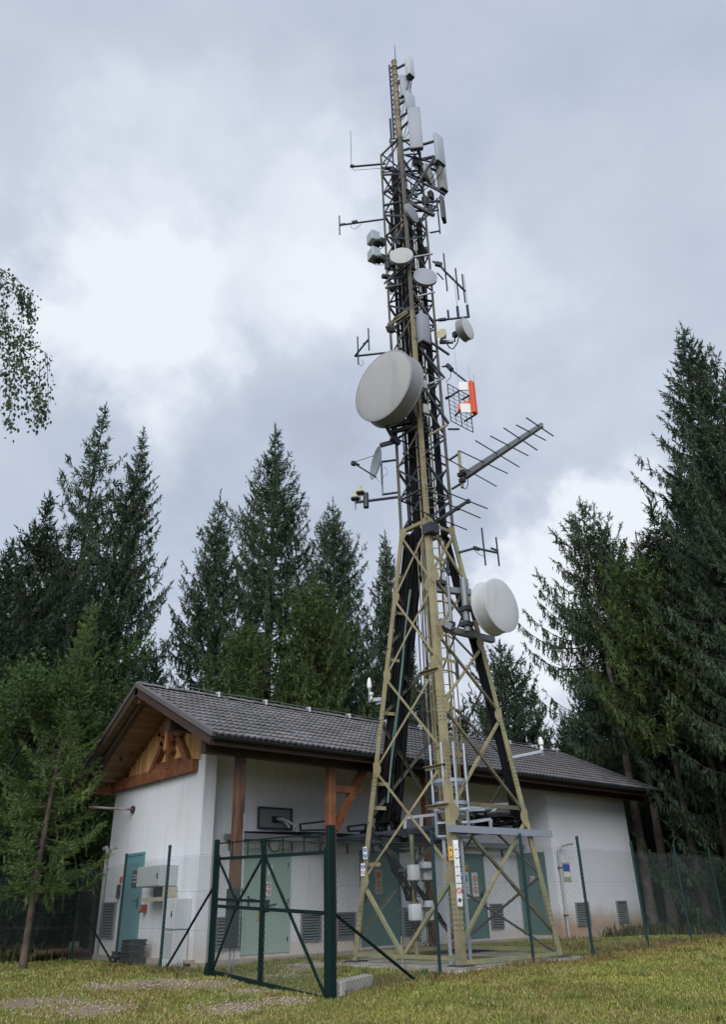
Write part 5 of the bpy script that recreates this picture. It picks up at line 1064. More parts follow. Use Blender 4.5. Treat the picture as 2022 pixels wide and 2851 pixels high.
# ------------------------------------------------------------------ outdoor units on a pole rack under the bridge
def fo(x, y): return (960+x/4.511, 2280+y/4.511)
rk = thing('unit_rack', 'pole rack under the bridge carrying four white units', 'rack', tuple(T3(*fo(900, 1560), .5)))
pb = T3(*fo(905, 1560), .45); b = MB(); b.tube((pb.x, pb.y, .58), (pb.x, pb.y, 2.95), .05, 10); build(b, 'rack_pole', 'tower_green', rk, True)
for y_ in (640, 1130): b = MB(); c = T3(*fo(880, y_), .45); b.bar(c-lu*.35, c+lu*.4, .06, .06); build(b, 'rack_arm', GD, rk)
for k, (x0, y0, x1, y1, d, nm) in enumerate(((785, 570, 945, 780, .15, 'upper front'), (950, 530, 1100, 780, .6, 'upper rear'), (800, 1065, 970, 1280, .15, 'lower front'), (985, 1020, 1120, 1280, .6, 'lower rear'))):
    c = T3(*fo((x0+x1)/2, (y0+y1)/2), d); w_ = (x1-x0)/4.511/150; h_ = (y1-y0)/4.511/147
    t_ = thing('radio_cabinet', '%s white rounded unit on the pole rack under the bridge' % nm, 'radio unit', tuple(c), 'white units on the pole rack')
    Rm = Matrix.Rotation(R_(-12), 3, 'Z')
    b = MB(); b.rbox(c, (w_*.95, w_*.8, h_*.97), Rm, .03, 2); build(b, 'unit_body', 'cabinet_pale', t_, True)
    b = MB(); b.box(c+Vector((0, 0, -h_*.5)), (w_*.8, w_*.6, .05), Rm); build(b, 'unit_base', 'dark_plastic', t_)
    b = MB()
    for q in range(6):
        p_ = c+Vector((0, 0, -h_*.5))+Rm @ Vector(((q-2.5)*w_*.13, 0, 0)); e_ = p_+lu*random.uniform(-.15, .15)+Vector((0, 0, -random.uniform(.25, .5))); b.path([p_, p_+Vector((0, 0, -.12)), (p_+e_)/2+lu*random.uniform(-.1, .1)+Vector((0, 0, -.15)), e_], .010, 5)
    build(b, 'unit_cable', 'cable_black', t_)
bundle('thick black cables sagging from the bridge to the white units', [T3(*fo(470, 330), .5), T3(*fo(600, 540), .5), T3(*fo(730, 770), .5), T3(*fo(850, 1030), .5)], .10, 9, .022, jit=.04)
bundle('black cable pair sloping behind the white units to the pad', [T3(*fo(860, 800), .6), T3(*fo(1000, 990), .6), T3(*fo(1180, 1200), .7), T3(*fo(1310, 1400), .8)], .05, 4, .022, jit=.03)
bundle('few thin black cables falling straight from the bridge to the units', [T3(*fo(880, 380), .6), T3(*fo(870, 560), .6), T3(*fo(860, 900), .6), T3(*fo(880, 1050), .6)], .05, 4, .014, jit=.03)
# ------------------------------------------------------------------ signs on the tower legs
def leg_sign(name, label, px, py, corner, w_, h_, items, base='sign_white'):
    z = zat(px, py, lp(*CORN[corner], 2.5)); c = T3(px, py, ((lp(*CORN[corner], z).xy-Vector(TC)).dot(Vector(TN)))-.1); n_ = facing(0)
    t_ = thing(name, label, 'sign', tuple(c)); leaf_sign(t_, c, (r2[0], r2[1], 0), w_, h_, items, n_, 'sign_plate', base); return t_
leg_sign('safety_sign', 'tall white sign with two blue discs on the left leg', *fo(256, 428), 'L', .085, .24, (('disc', 0, .06, .038, 'sign_blue'), ('disc', 0, -.06, .038, 'sign_blue'), ('head', 0, .06, .016, 'sign_white'), ('head', 0, -.06, .016, 'sign_white')))
leg_sign('safety_sign', 'lower white sign with one blue and one red disc on the left leg', *fo(230, 638), 'L', .085, .24, (('disc', 0, .055, .038, 'sign_blue'), ('head', 0, .055, .016, 'sign_white'), ('ring', 0, -.055, .036, 'sign_red')))
leg_sign('safety_sign', 'long white strip sign with faded prints on the ladder', *fo(1422, 675), 'N', .10, 1.12, (('ring', 0, -.30, .05, 'sign_red'), ('disc', 0, -.46, .035, 'sign_ink'), ('bar', 0, .40, .03, 'sign_blue'), ('bar', .01, .25, .035, 'sign_blue'), ('bar', -.01, .10, .03, 'sign_blue'), ('bar', 0, -.05, .035, 'sign_blue'), ('bar', 0, -.18, .03, 'sign_blue')))
leg_sign('warning_sign', 'small yellow warning sign on the near tower leg', *fo(1335, 430), 'N', .075, .235, (('tri', 0, .06, .03, 'sign_ink'), ('tri', 0, -.06, .03, 'sign_ink')), 'sign_yellow')
# ------------------------------------------------------------------ fences
def chain(name, P, Q, z0, z1, parent, c=.0425, r=.0021, m='wire'):
    """woven wire mesh between two points: every zigzag wire is a real tube; z0 may be a pair (start, end)"""
    P = np.array(P[:2], float); Q = np.array(Q[:2], float); L = np.hypot(*(Q-P)); u_ = (Q-P)/L
    nw = int(L/c); nz = int((z1-max(z0))/c) if not np.isscalar(z0) else int((z1-z0)/c)
    za, zb = (z0, z0) if np.isscalar(z0) else z0
    i, j = np.meshgrid(np.arange(nw), np.arange(nz), indexing='ij'); i = i.ravel(); j = j.ravel()
    def node(i, j):
        ex = np.where((i+j) % 2 == 0, i, i+1)*c
        b0 = za+(zb-za)*ex/L
        return np.stack([P[0]+u_[0]*ex, P[1]+u_[1]*ex, b0+j*c], 1)
    A_ = node(i, j); B_ = node(i, j+1)
    d = B_-A_; d /= np.linalg.norm(d, axis=1)[:, None]
    nrm = np.array([-u_[1], u_[0], 0]); s_ = np.cross(d, nrm)
    offs = [nrm*r, -nrm*r*.5+s_*r*.87, -nrm*r*.5-s_*r*.87]
    n_ = len(A_); V = np.stack([A_+offs[0], A_+offs[1], A_+offs[2], B_+offs[0], B_+offs[1], B_+offs[2]], 1).reshape(-1, 3)
    base = (np.arange(n_)*6)[:, None]
    F = np.concatenate([base+np.array(q)[None] for q in ((0, 1, 4, 3), (1, 2, 5, 4), (2, 0, 3, 5))], 0)
    o = raw(name, V, F, m, parent); o['kind'] = 'stuff'; return o
def g_(x, y): return float(ghb(np.array(x), np.array(y)))
def fence_run(t_, pts, h=2.05, posts=True, r=.03, m='fence_teal', skip_first=False, meshh=1.95):
    for k, (x, y) in enumerate(pts):
        z = g_(x, y)
        if not (skip_first and k == 0):
            b = MB(); b.tube((x, y, z-.1), (x, y, z+h+.12), r, 10); b.lathe((x, y, z+h+.12), (0, 0, 1), [(r*1.15, -.02), (r*1.15, .01), (r*.7, .03), (0, .035)], 10); build(b, 'fence_post', m, t_, True)
        if k:
            x0, y0 = pts[k-1]; z_0 = g_(x0, y0); chain('wire_mesh', (x0, y0), (x, y), (z_0+.04, z+.04), max(z_0, z)+.04+meshh, t_)
            for hh in (.06, .7, 1.35, 1.98):
                b = MB(); b.path([(x0, y0, z_0+hh), ((x0+x)/2, (y0+y)/2, (z_0+z)/2+hh-.01), (x, y, z+hh)], .0025, 4); build(b, 'tension_wire', 'wire', t_)
GR, GL = (7.54, 9.34), (8.23, 13.59)
fr = thing('wire_fence', 'green wire mesh fence running in front of the tower', 'fence', (*GR, .44))
fence_run(fr, [GR, (10.54, 10.21), (12.93, 10.14), (14.78, 10.11), (17.73, 10.65), (20.21, 10.93), (22.7, 11.25), (25.2, 11.6)], skip_first=True)
def strut(t_, a_, c_, r=.022, m='fence_green'):
    b = MB(); b.tube(a_, c_, r, 8); build(b, 'strut', m, t_, True)
e1 = Vector((GR[0]+2.3, GR[1]+.67, .5)); strut(fr, (GR[0]+.06, GR[1]+.03, 1.52), e1, .024)
fl2 = thing('wire_fence', 'green wire mesh fence before the gable wall', 'fence', (*GL, .57))
fence_run(fl2, [GL, (8.21, 15.38), (8.58, 18.11), (8.75, 20.9)], skip_first=True)
strut(fl2, (GL[0]-.01, GL[1]+.05, 1.95), (8.22, 15.2, .6)); strut(fl2, (8.74, 20.75, 1.75), (8.6, 18.3, .62))
fl3 = thing('wire_fence', 'dark green fence panels deep in the shade behind the young spruce', 'fence', (8.75, 21, .6))
fence_run(fl3, [(8.75, 20.9), (7.6, 23.2), (6.7, 25.3)], skip_first=True)
strut(fl3, (7.6, 23.2, 1.9), (8.3, 21.9, .62)); 
b = MB(); b.bar((8.7, 21.0, 1.62), (7.65, 23.1, 1.62), .05, .05); b.bar((7.6, 23.2, 2.55), (6.7, 25.3, 2.55), .05, .05); build(b, 'fence_rail', 'fence_green', fl3)
# ------------------------------------------------------------------ double gate
gate = thing('wire_gate', 'dark green double wire gate chained shut before the hut', 'gate', (7.9, 11.5, .5))
GRv, GLv = Vector((*GR, 0)), Vector((*GL, 0)); gd = (GLv-GRv).normalized(); GLn = (GLv-GRv).length; gn = Vector((gd.y, -gd.x, 0))
zR, zL = .40, .55
for P, z, w_, h in ((GRv, zR, .115, 2.25), (GLv, zL, .085, 2.22)):
    b = MB(); b.rbox((P.x, P.y, z+h/2-.05), (w_, w_, h+.1), Matrix.Rotation(math.atan2(gd.y, gd.x), 3, 'Z'), .012, 1); build(b, 'gate_post', 'fence_green', gate)
b = MB(); b.prism((GLv.x, GLv.y, zL-.1), (GLv.x, GLv.y, zL+.22), [gd*.2+gn*.08, -gd*.1+gn*.08, -gd*.1-gn*.08, gd*.2-gn*.08], [gd*.06+gn*.06, -gd*.06+gn*.06, -gd*.06-gn*.06, gd*.06-gn*.06]); build(b, 'post_foot', 'fence_green', gate)
sM = (Vector((7.93, 11.53, 0))-GRv).dot(gd)
def gp_(s, h): return GRv+gd*s+Vector((0, 0, zR+(zL-zR)*s/GLn+h))
for nm, s0, s1, side in (('gate_leaf', .13, sM-.03, 1), ('gate_leaf', sM+.03, GLn-.11, -1)):
    b = MB(); w_ = .05
    for s in (s0, s1): b.bar(gp_(s, .07), gp_(s, 2.14 if (s in (s0,) and side < 0) or (s == s1 and side > 0) else 1.95), w_, w_, gn)
    for h in (.09, 1.89): b.bar(gp_(s0, h), gp_(s1, h), .05, .05, gn)
    lf_ = build(b, nm, 'fence_green', gate)
    for h, t_ in ((1.11, .05), (2.15, .022)):
        b = MB(); b.bar(gp_(s0, h), gp_(s1, h), t_, t_, gn); build(b, 'rail', 'fence_green', lf_)
    if side < 0: b = MB(); b.bar(gp_(s0, 1.22), gp_(s1, 1.22), .04, .04, gn); build(b, 'rail', 'fence_green', lf_)
    for q in (.33, .68):
        s = s0+(s1-s0)*q; b = MB(); b.bar(gp_(s, 1.91), gp_(s, 2.14), .016, .016, gn); build(b, 'bar', 'fence_green', lf_)
    if side > 0:
        b = MB(); b.bar(gp_(s1-.02, 1.87)+gn*.0, gp_(s0+.03, .12), .04, .03, gn); build(b, 'diagonal', 'fence_green', lf_)
    else:
        mid = gp_(s0+(s1-s0)*.5, 1.17)
        for q in (gp_(s0+.02, 1.87), gp_(s1-.02, 1.87), gp_(s1-.02, .12)):
            b = MB(); b.bar(q, mid, .035, .03, gn); build(b, 'diagonal', 'fence_green', lf_)
    A_, B_ = gp_(s0, 0), gp_(s1, 0); chain('wire_mesh', A_, B_, (A_.z+.1, B_.z+.1), max(A_.z, B_.z)+2.13, lf_)
b = MB(); c = gp_(sM, 1.15)+gn*.04; b.box(c, (.07, .16, .18)); lk = build(b, 'lock_case', 'fence_green', gate)
b = MB(); b.bar(c+Vector((0, 0, .33))+gd*.15+gn*.07, c+Vector((0, 0, .06))+gd*.17+gn*.07, .03, .03); b.tube(c+gd*.15+gn*.07+Vector((0, 0, .31)), c+gd*.0+gn*.0+Vector((0, 0, .33)), .012); b.bar(c-gd*.05+gn*.03+Vector((0, 0, .0)), c-gd*.35+gn*.03+Vector((0, 0, .02)), .025, .03); build(b, 'gate_handle', 'dark_plastic', lk)
b = MB(); b.box(c+gd*.17+Vector((0, 0, -.17)), (.05, .08, .11)); b.path([c+gd*.14+Vector((0, 0, -.11)), c+gd*.14+Vector((0, 0, -.03)), c+gd*.2+Vector((0, 0, -.03)), c+gd*.2+Vector((0, 0, -.11))], .009, 5); build(b, 'padlock', 'brass', lk)
# ------------------------------------------------------------------ loose things on the ground
cbk = onz(935, 2795, .43); c2_ = onz(1025, 2765, .45)
b = MB(); A_ = Vector((cbk[0], cbk[1], g_(cbk[0], cbk[1])+.07)); B_ = Vector((c2_[0], c2_[1], g_(c2_[0], c2_[1])+.07)); d = (B_-A_).normalized(); b.rbox((A_+B_)/2, ((B_-A_).length, .17, .20), Matrix.Rotation(math.atan2(d.y, d.x), 3, 'Z'), .012, 1)
o = build(b, 'concrete_block', 'block_concrete', None, loc=tuple(A_)); tag(o, 'pale concrete block lying at the foot of the right gate post', 'block')
for k, (px, py, s_, lab) in enumerate(((232, 2618, .34, 'pale concrete lump in the shade at the hut corner, nearer the wall'), (203, 2628, .30, 'second pale concrete lump farther from the hut corner'))):
    c = onz(px, py+22, .6); b = MB(); b.rbox((c[0], c[1], .6+s_*.4), (s_*.9, s_*.8, s_), Matrix.Rotation(.5+k, 3, 'Z'), .05, 2); o = build(b, 'concrete_lump', 'block_concrete', None, True, loc=(c[0], c[1], .6)); tag(o, lab, 'block')
for k, (p_, q_) in enumerate((((80, 2668), (245, 2655)), ((95, 2656), (225, 2648)))):
    A_ = Vector(onz(*p_, .66+.1*k)); B_ = Vector(onz(*q_, .66+.1*k)); b = MB(); b.tube(A_, B_, .10-.02*k, 10); o = build(b, 'log', 'log_wood', None, True, loc=tuple(A_)); tag(o, ('thick', 'thin')[k]+' brown log lying in the shade left of the hut', 'log')
# steel rod marker by the pad
A_ = onz(1122, 2700, .5); b = MB(); b.tube((A_[0], A_[1], .45), (A_[0], A_[1], 1.05), .014, 6); o = build(b, 'marker_stake', 'tower_green', None, loc=tuple(A_)); tag(o, 'thin tan stake standing at the edge of the tower slab', 'stake')
# dark litter plank across pad
A_, B_ = Vector(onz(1290, 2651, .63)), Vector(onz(1400, 2640, .63)); b = MB(); b.tube(A_, B_, .03, 8); o = build(b, 'drain_pipe', 'cable_black', None, True, loc=tuple(A_)); tag(o, 'black pipe lying on the slab behind the near leg', 'pipe')
# ------------------------------------------------------------------ vegetation
def tubes_np(P0, P1, r0, r1, n=4):
    d = P1-P0; d /= (np.linalg.norm(d, axis=1)[:, None]+1e-9)
    h = np.where(np.abs(d[:, 2:3]) > .9, np.array([[1., 0, 0]]), np.array([[0, 0, 1.]])); a_ = np.cross(d, h); a_ /= np.linalg.norm(a_, axis=1)[:, None]; b_ = np.cross(d, a_)
    V = []
    for P, r in ((P0, r0), (P1, r1)):
        for k in range(n): V.append(P+(a_*math.cos(2*math.pi*k/n)+b_*math.sin(2*math.pi*k/n))*np.asarray(r)[:, None])
    V = np.stack(V, 1).reshape(-1, 3); base = (np.arange(len(P0))*2*n)[:, None]
    F = np.concatenate([base+np.array((k, (k+1) % n, n+(k+1) % n, n+k))[None] for k in range(n)], 0)
    return V, F
def spruce(h, r, seed, zc=.12, whorl=.68, nbr=9, twig=.085, clus=.08, nl=.16, nw=.024, droop=.35, lean=(0, 0), gap=.12, hang=.92, cones=True, prof=.92, trunk_r=None):
    """returns trunk (V,F quads), foliage (V,F tris), cones (V,F)"""
    q = np.random.default_rng(seed)
    def axis(z): return np.array([lean[0]*(z/h)**1.3+.06*math.sin(z*.5+seed), lean[1]*(z/h)**1.3+.05*math.cos(z*.43+seed), z])
    zs = np.linspace(-.2, h*.995, 16); P = np.array([axis(max(z, 0)) for z in zs]); P[0, 2] = -.3
    R0 = trunk_r or h*.0105+.02; rr = R0*(1-zs/h*.97).clip(.02)
    rr[0] *= 1.35
    TV, TF = tubes_np(P[:-1], P[1:], rr[:-1], rr[1:], 8)
    bp0, bp1, br0, br1 = [], [], [], []; L_p, L_u = [], []; cone_p = []
    z = h*zc; tip_up = .42
    while z < h*.985:
        t_ = (z-h*zc)/(h*(1-zc)); Lmax = r*((1-t_)**prof)*(.55+.45*min(1, t_*6+.25))*min(1, (1-t_)*4+.25) + .12
        n_ = nbr if t_ < .9 else 4
        a0 = q.uniform(0, 6.28)
        for k in range(n_):
            if q.random() < gap: continue
            az = a0+k*6.283/n_+q.normal(0, .22); L = Lmax*q.uniform(.62, 1.08)*(1.2 if q.random() < .1 else 1); z0 = z+q.uniform(-.10, .10)
            e0 = -.28+.95*t_+q.normal(0, .08)           # low branches fall, top ones rise
            ns = max(4, int(L/.28)); s = np.linspace(0, 1, ns+1)
            rad_ = L*s; hz = z0+L*(math.tan(e0)*s-droop*s*(1-s)*(1.2-t_)+tip_up*s**3)
            c = axis(max(z0, 0)); wob = q.normal(0, .03*L)
            dv = np.array([math.cos(az), math.sin(az), 0]); sv2 = np.array([-dv[1], dv[0], 0])
            C = c[None]*np.array([1, 1, 0])+dv[None]*rad_[:, None]+sv2[None]*(wob*np.sin(s*3))[:, None]; C[:, 2] = hz
            w_ = (.010+.011*L)*(1-s*.85)
            bp0.append(C[:-1]); bp1.append(C[1:]); br0.append(w_[:-1]); br1.append(w_[1:])
            nt_ = int(L/twig)*2+2; st = q.uniform(.10 if L < 1.2 else .16, 1, nt_); st.sort()
            pt = np.stack([np.interp(st, s, C[:, i]) for i in range(3)], 1)
            tang = np.gradient(C, axis=0); tang /= np.linalg.norm(tang, axis=1)[:, None]; tg = np.stack([np.interp(st, s, tang[:, i]) for i in range(3)], 1)
            side = np.where(np.arange(nt_) % 2 == 0, 1., -1.)[:, None]*sv2[None]
            tl_ = (.16+.34*min(L, 2.2)/2.2*np.sin(np.pi*np.clip(st*.85+.12, 0, 1)))*q.uniform(.6, 1.2, nt_)
            hg = q.random(nt_) < hang*(1-t_)**.6+.1
            dn = np.where(hg[:, None], np.array([[0, 0, -1.35]]), np.array([[0, 0, .02]]))
            u_ = tg*np.where(hg, .22, .6)[:, None]+side*np.where(hg, .28, .75)[:, None]+dn+q.normal(0, .12, (nt_, 3)); u_ /= np.linalg.norm(u_, axis=1)[:, None]
            # the leading shoot
            pt = np.concatenate([pt, C[-1:]-tg[-1:]*.05]); u_ = np.concatenate([u_, tg[-1:]]); tl_ = np.append(tl_, .24)
            for j in range(int(.62/clus)):
                sel = tl_ > j*clus
                if not sel.any(): break
                L_p.append(pt[sel]+u_[sel]*(j*clus)); L_u.append(u_[sel])
            if cones and t_ > .5 and L > .3 and q.random() < .4:
                for _ in range(int(q.integers(1, 4))): cone_p.append(C[-1-int(q.integers(0, max(1, ns//3)))]+q.normal(0, .08, 3)-np.array([0, 0, .1]))
        z += whorl*(1.05-.55*t_)*q.uniform(.8, 1.2)
    # leader
    for zt in np.arange(h*.95, h+.25, .05): L_p.append(axis(h)[None]*np.array([[1, 1, 0]])+np.array([[0, 0, zt]])); L_u.append(np.array([[.0, .0, 1.]]))
    Pp = np.concatenate(L_p); U = np.concatenate(L_u); m_ = len(Pp)
    Vs = []
    for rep in range(2):
        uu = U+q.normal(0, .34, (m_, 3)); uu /= np.linalg.norm(uu, axis=1)[:, None]
        w_ = np.cross(uu, q.normal(0, 1, (m_, 3))); w_ /= (np.linalg.norm(w_, axis=1)[:, None]+1e-9)
        sz = q.uniform(.7, 1.25, m_)[:, None]; b0 = Pp+q.normal(0, .012, (m_, 3))
        Vs.append(np.stack([b0-w_*nw*sz, b0+w_*nw*sz, b0+uu*nl*sz], 1))
    LV = np.concatenate(Vs).reshape(-1, 3); LF = np.arange(len(LV)).reshape(-1, 3)
    V2, F2 = tubes_np(np.concatenate(bp0), np.concatenate(bp1), np.concatenate(br0), np.concatenate(br1), 3)
    TV2 = np.concatenate([TV, V2]); 
    CV = CF = None
    if cones and cone_p:
        c = np.array(cone_p); CV, CF = tubes_np(c, c-np.array([0, 0, .13])[None]+q.normal(0, .015, c.shape), np.full(len(c), .024), np.full(len(c), .008), 4)
    return (TV, TF), (V2, F2), (LV, LF), (CV, CF)
def plant_spruce(name, label, x, y, h, r, seed, mleaf='spruce_needles', group=None, mbark='bark', **k):
    z = g_(x, y) if math.hypot(x-12, y-10) < 30 else float(gh(np.array(x), np.array(y)))
    t_ = thing(name, label, 'tree', (x, y, z), group); o_ = np.array([x, y, z])
    T, B, Lf, Cn = spruce(h, r, seed, **k)
    raw('trunk', T[0]+o_, T[1], mbark, t_, True); raw('branches', B[0]+o_, B[1], 'bark', t_)['kind'] = 'stuff'; raw('crown', Lf[0]+o_, Lf[1], mleaf, t_)
    if Cn[0] is not None and k.get('cones', True): c = raw('cones', Cn[0]+o_, Cn[1], 'cone', t_); c['kind'] = 'stuff'
    return t_
def from_px(x, y, D):
    d = pray(x, y); hh = math.hypot(d[0], d[1]); p_ = CAMP+d*D/hh; return p_[0], p_[1], p_[2]-.6
SPEC = [ # label, apex pixel, distance, radius, seed, extra
 ('tall open spruce with visible trunk and long gappy boughs at far left', 292, 1130, 30, 4.4, 3, dict(gap=.22, nbr=7, whorl=.95, prof=1.0)),
 ('narrow dark spruce close beside the tall open one', 397, 1203, 29, 3.3, 4, dict(gap=.14, prof=1.0)),
 ('slim spire spruce left of the broad one behind the roof', 612, 1378, 32, 3.4, 5, dict(gap=.2)),
 ('broad spruce with upswept boughs rising above the roof middle', 768, 1198, 31, 4.9, 6, dict(gap=.16)),
 ('medium spruce with brown cones left of the tower', 928, 1402, 33, 3.8, 8, dict(gap=.12, prof=.75)),
 ('thin spruce top half hidden by the tower', 1073, 1490, 35, 2.6, 9, dict(gap=.15)),
 ('short dense spruce seen through the tower base', 1392, 1800, 32, 3.4, 10, dict(gap=.08, prof=.7)),
 ('tiny far spruce tip in the gap right of the hut', 1488, 1935, 47, 2.3, 12, dict(gap=.2)),
 ('layered spruce with bare lower trunk right of the hut', 1616, 1398, 30, 3.9, 13, dict(gap=.14, zc=.40, whorl=.85, hang=.95)),
 ('biggest dark spruce towering at the right', 1898, 915, 25, 3.8, 14, dict(gap=.05, nbr=9, whorl=.62, zc=.24)),
 ('tall spruce cut off by the right frame behind the biggest', 2025, 1030, 27, 3.6, 15, dict(gap=.1))]
for lab, px, py, D, r, sd_, ex in SPEC:
    x, y, h = from_px(px, py, D); plant_spruce('spruce_tree', lab, x, y, h, r, sd_, 'spruce_blue' if sd_ in (4, 10, 14, 15) else 'spruce_needles', mbark='bark_pale' if sd_ == 13 else 'bark', **ex)
# larch-like lighter conifers that fill between the spruces
for lab, px, py, D, r, sd_ in (('yellow-green conifer rounded top in front of the broad spruce', 880, 1630, 28, 2.8, 21), ('second yellow-green conifer low behind the roof ridge', 690, 1750, 28, 2.6, 22), ('leafy green conifer between the layered and the biggest spruce', 1770, 1560, 27, 2.6, 23)):
    x, y, h = from_px(px, py, D); plant_spruce('conifer_tree', lab, x, y, h, r, sd_, 'larch_needles', gap=.08, prof=.5, hang=.5, cones=False, zc=.5 if sd_ == 23 else .12)
# bare second trunk at the right
x, y, h = from_px(1700, 1450, 29.5); x, y = onx(1840, 2368, 26.2)[:2] if False else from_px(1836, 2330, 31)[:2]
plant_spruce('spruce_tree', 'slender spruce with pale bare trunk behind the hut end', x, y, 15, 2.6, 31, 'spruce_shaded', zc=.42, mbark='bark_pale')
# the young spruce in the foreground at left
yx, yy = onz(60, 2704, .56)[:2]
plant_spruce('young_spruce', 'young light green spruce with bare lower stem at the clearing edge', yx, yy, 8.05, 1.85, 41, 'spruce_young', zc=.20, whorl=.42, nbr=6, twig=.055, clus=.05, nl=.095, nw=.011, droop=.15, gap=.12, hang=.05, cones=False, prof=1.4, lean=(.32, -.05), trunk_r=.085, mbark='bark_warm')
# background forest: copies of three meshes
pool = []
for s_, (h, r) in zip((51, 52, 53), ((11, 2.7), (14, 3.2), (18, 3.8))):
    T, B, Lf, Cn = spruce(h, r, s_, zc=.06, whorl=.6, twig=.11, clus=.1, nl=.19, nw=.028, cones=False, gap=.08)
    pool.append((h, T, B, Lf))
def bg_tree(k, x, y, s, lab):
    h, T, B, Lf = pool[k]; z = .6
    if not hasattr(bg_tree, 'me'): bg_tree.me = {}
    t_ = thing('spruce_tree', lab, 'tree', (x, y, z), 'dark forest spruces behind the clearing')
    if k not in bg_tree.me:
        a_ = raw('trunk', T[0], T[1], 'bark', t_, True, loc=(0, 0, 0)); c_ = raw('crown', Lf[0], Lf[1], 'spruce_shaded', t_, loc=(0, 0, 0)); bg_tree.me[k] = (a_.data, c_.data)
        for o in (a_, c_): o.location = (0, 0, 0)
    else:
        for nm, me in zip(('trunk', 'crown'), bg_tree.me[k]):
            o = bpy.data.objects.new(nm, me); COL.objects.link(o); o.parent = t_
    t_.scale = (s, s, s); t_.rotation_euler = (0, 0, random.uniform(0, 6.28))
BGL = 'dark background spruce in the shaded forest behind the hut'
azc = math.atan2(f2[0], f2[1])
spots = []
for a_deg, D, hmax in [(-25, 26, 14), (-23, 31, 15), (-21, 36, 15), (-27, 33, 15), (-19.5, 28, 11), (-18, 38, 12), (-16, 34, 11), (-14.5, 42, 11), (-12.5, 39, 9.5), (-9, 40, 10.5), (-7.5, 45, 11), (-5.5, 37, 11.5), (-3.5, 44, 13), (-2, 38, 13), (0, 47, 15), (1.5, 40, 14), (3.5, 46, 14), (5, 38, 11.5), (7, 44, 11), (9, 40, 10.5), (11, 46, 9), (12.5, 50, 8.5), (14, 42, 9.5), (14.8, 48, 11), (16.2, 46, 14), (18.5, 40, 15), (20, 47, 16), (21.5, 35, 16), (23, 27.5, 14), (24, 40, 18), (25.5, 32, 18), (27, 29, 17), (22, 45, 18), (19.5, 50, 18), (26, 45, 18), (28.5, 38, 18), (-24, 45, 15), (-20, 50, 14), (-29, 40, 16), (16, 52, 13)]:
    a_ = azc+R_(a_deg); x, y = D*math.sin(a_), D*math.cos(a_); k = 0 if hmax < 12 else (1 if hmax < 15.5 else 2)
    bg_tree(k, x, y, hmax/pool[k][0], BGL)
# broadleaf trees
def broadleaf(h, r, seed, nleaf=16000, ls=.085, base=.25, pend=.2):
    q = np.random.default_rng(seed); P0, P1, r0, r1 = [], [], [], []; tips = []
    def grow(p, d, L, rad_, lev):
        n_ = 5; pts = [p]
        for i in range(n_):
            d = d+q.normal(0, .13, 3)+np.array([0, 0, .05 if lev < 2 else -pend*.25]); d = d/np.linalg.norm(d); pts.append(pts[-1]+d*L/n_)
        for i in range(n_): P0.append(pts[i]); P1.append(pts[i+1]); r0.append(rad_*(1-i/n_*.75)); r1.append(rad_*(1-(i+1)/n_*.75))
        if lev >= 2: tips.extend(pts[1:])
        if lev < 3:
            for i in range(7 if lev == 0 else 5):
                f_ = q.uniform(.3, 1) if lev else q.uniform(base, 1); j = int(f_*n_*.999); a_ = q.uniform(0, 6.28); up = q.uniform(-.05, .6)
                nd = np.array([math.cos(a_), math.sin(a_), up]); nd = nd/np.linalg.norm(nd)*.8+d*.25; grow(pts[j]+(pts[min(j+1, n_)]-pts[j])*(f_*n_-j), nd/np.linalg.norm(nd), (r*.95 if lev == 0 else L*.52)*q.uniform(.7, 1.1), rad_*.45, lev+1)
    grow(np.array([0, 0, -.2]), np.array([0, 0, 1.]), h*.9, h*.007+.02, 0)
    tips = np.array(tips); pick = tips[q.integers(0, len(tips), nleaf)]+q.normal(0, .20, (nleaf, 3))*np.array([1, 1, .7])
    u_ = q.normal(0, 1, (nleaf, 3)); u_[:, 2] = -np.abs(u_[:, 2])*.7; u_ /= np.linalg.norm(u_, axis=1)[:, None]; w_ = np.cross(u_, q.normal(0, 1, (nleaf, 3))); w_ /= np.linalg.norm(w_, axis=1)[:, None]
    s_ = (ls*q.uniform(.6, 1.2, nleaf))[:, None]
    V = np.stack([pick, pick+u_*s_*.5+w_*s_*.32, pick+u_*s_, pick+u_*s_*.5-w_*s_*.32], 1).reshape(-1, 3); F = np.arange(len(V)).reshape(-1, 4)
    return tubes_np(np.array(P0), np.array(P1), np.array(r0), np.array(r1), 5), (V, F)
def plant_leafy(name, label, x, y, h, r, seed, m='beech_leaves', mb='bark', **k):
    z = .58; t_ = thing(name, label, 'tree', (x, y, z)); o_ = np.array([x, y, z]); T, Lf = broadleaf(h, r, seed, **k)
    raw('trunk', T[0]+o_, T[1], mb, t_, True); raw('crown', Lf[0]+o_, Lf[1], m, t_); return t_
for lab, px, py, D, r, sd_, n_ in (('bushy light green tree at the left edge behind the young spruce', 60, 1730, 23, 2.5, 61, 17000), ('bushy green tree left of the gable roof', 215, 1735, 24, 2.4, 62, 17000), ('bushy green tree touching the roof apex', 355, 1790, 25.5, 2.3, 63, 15000), ('leafy low tree right of the hut roof end', 1530, 2000, 38, 2.6, 64, 12000)):
    x, y, h = from_px(px, py, D); h *= .86; plant_leafy('broadleaf_tree', lab, x, y, h, r, sd_, nleaf=n_, ls=.11)
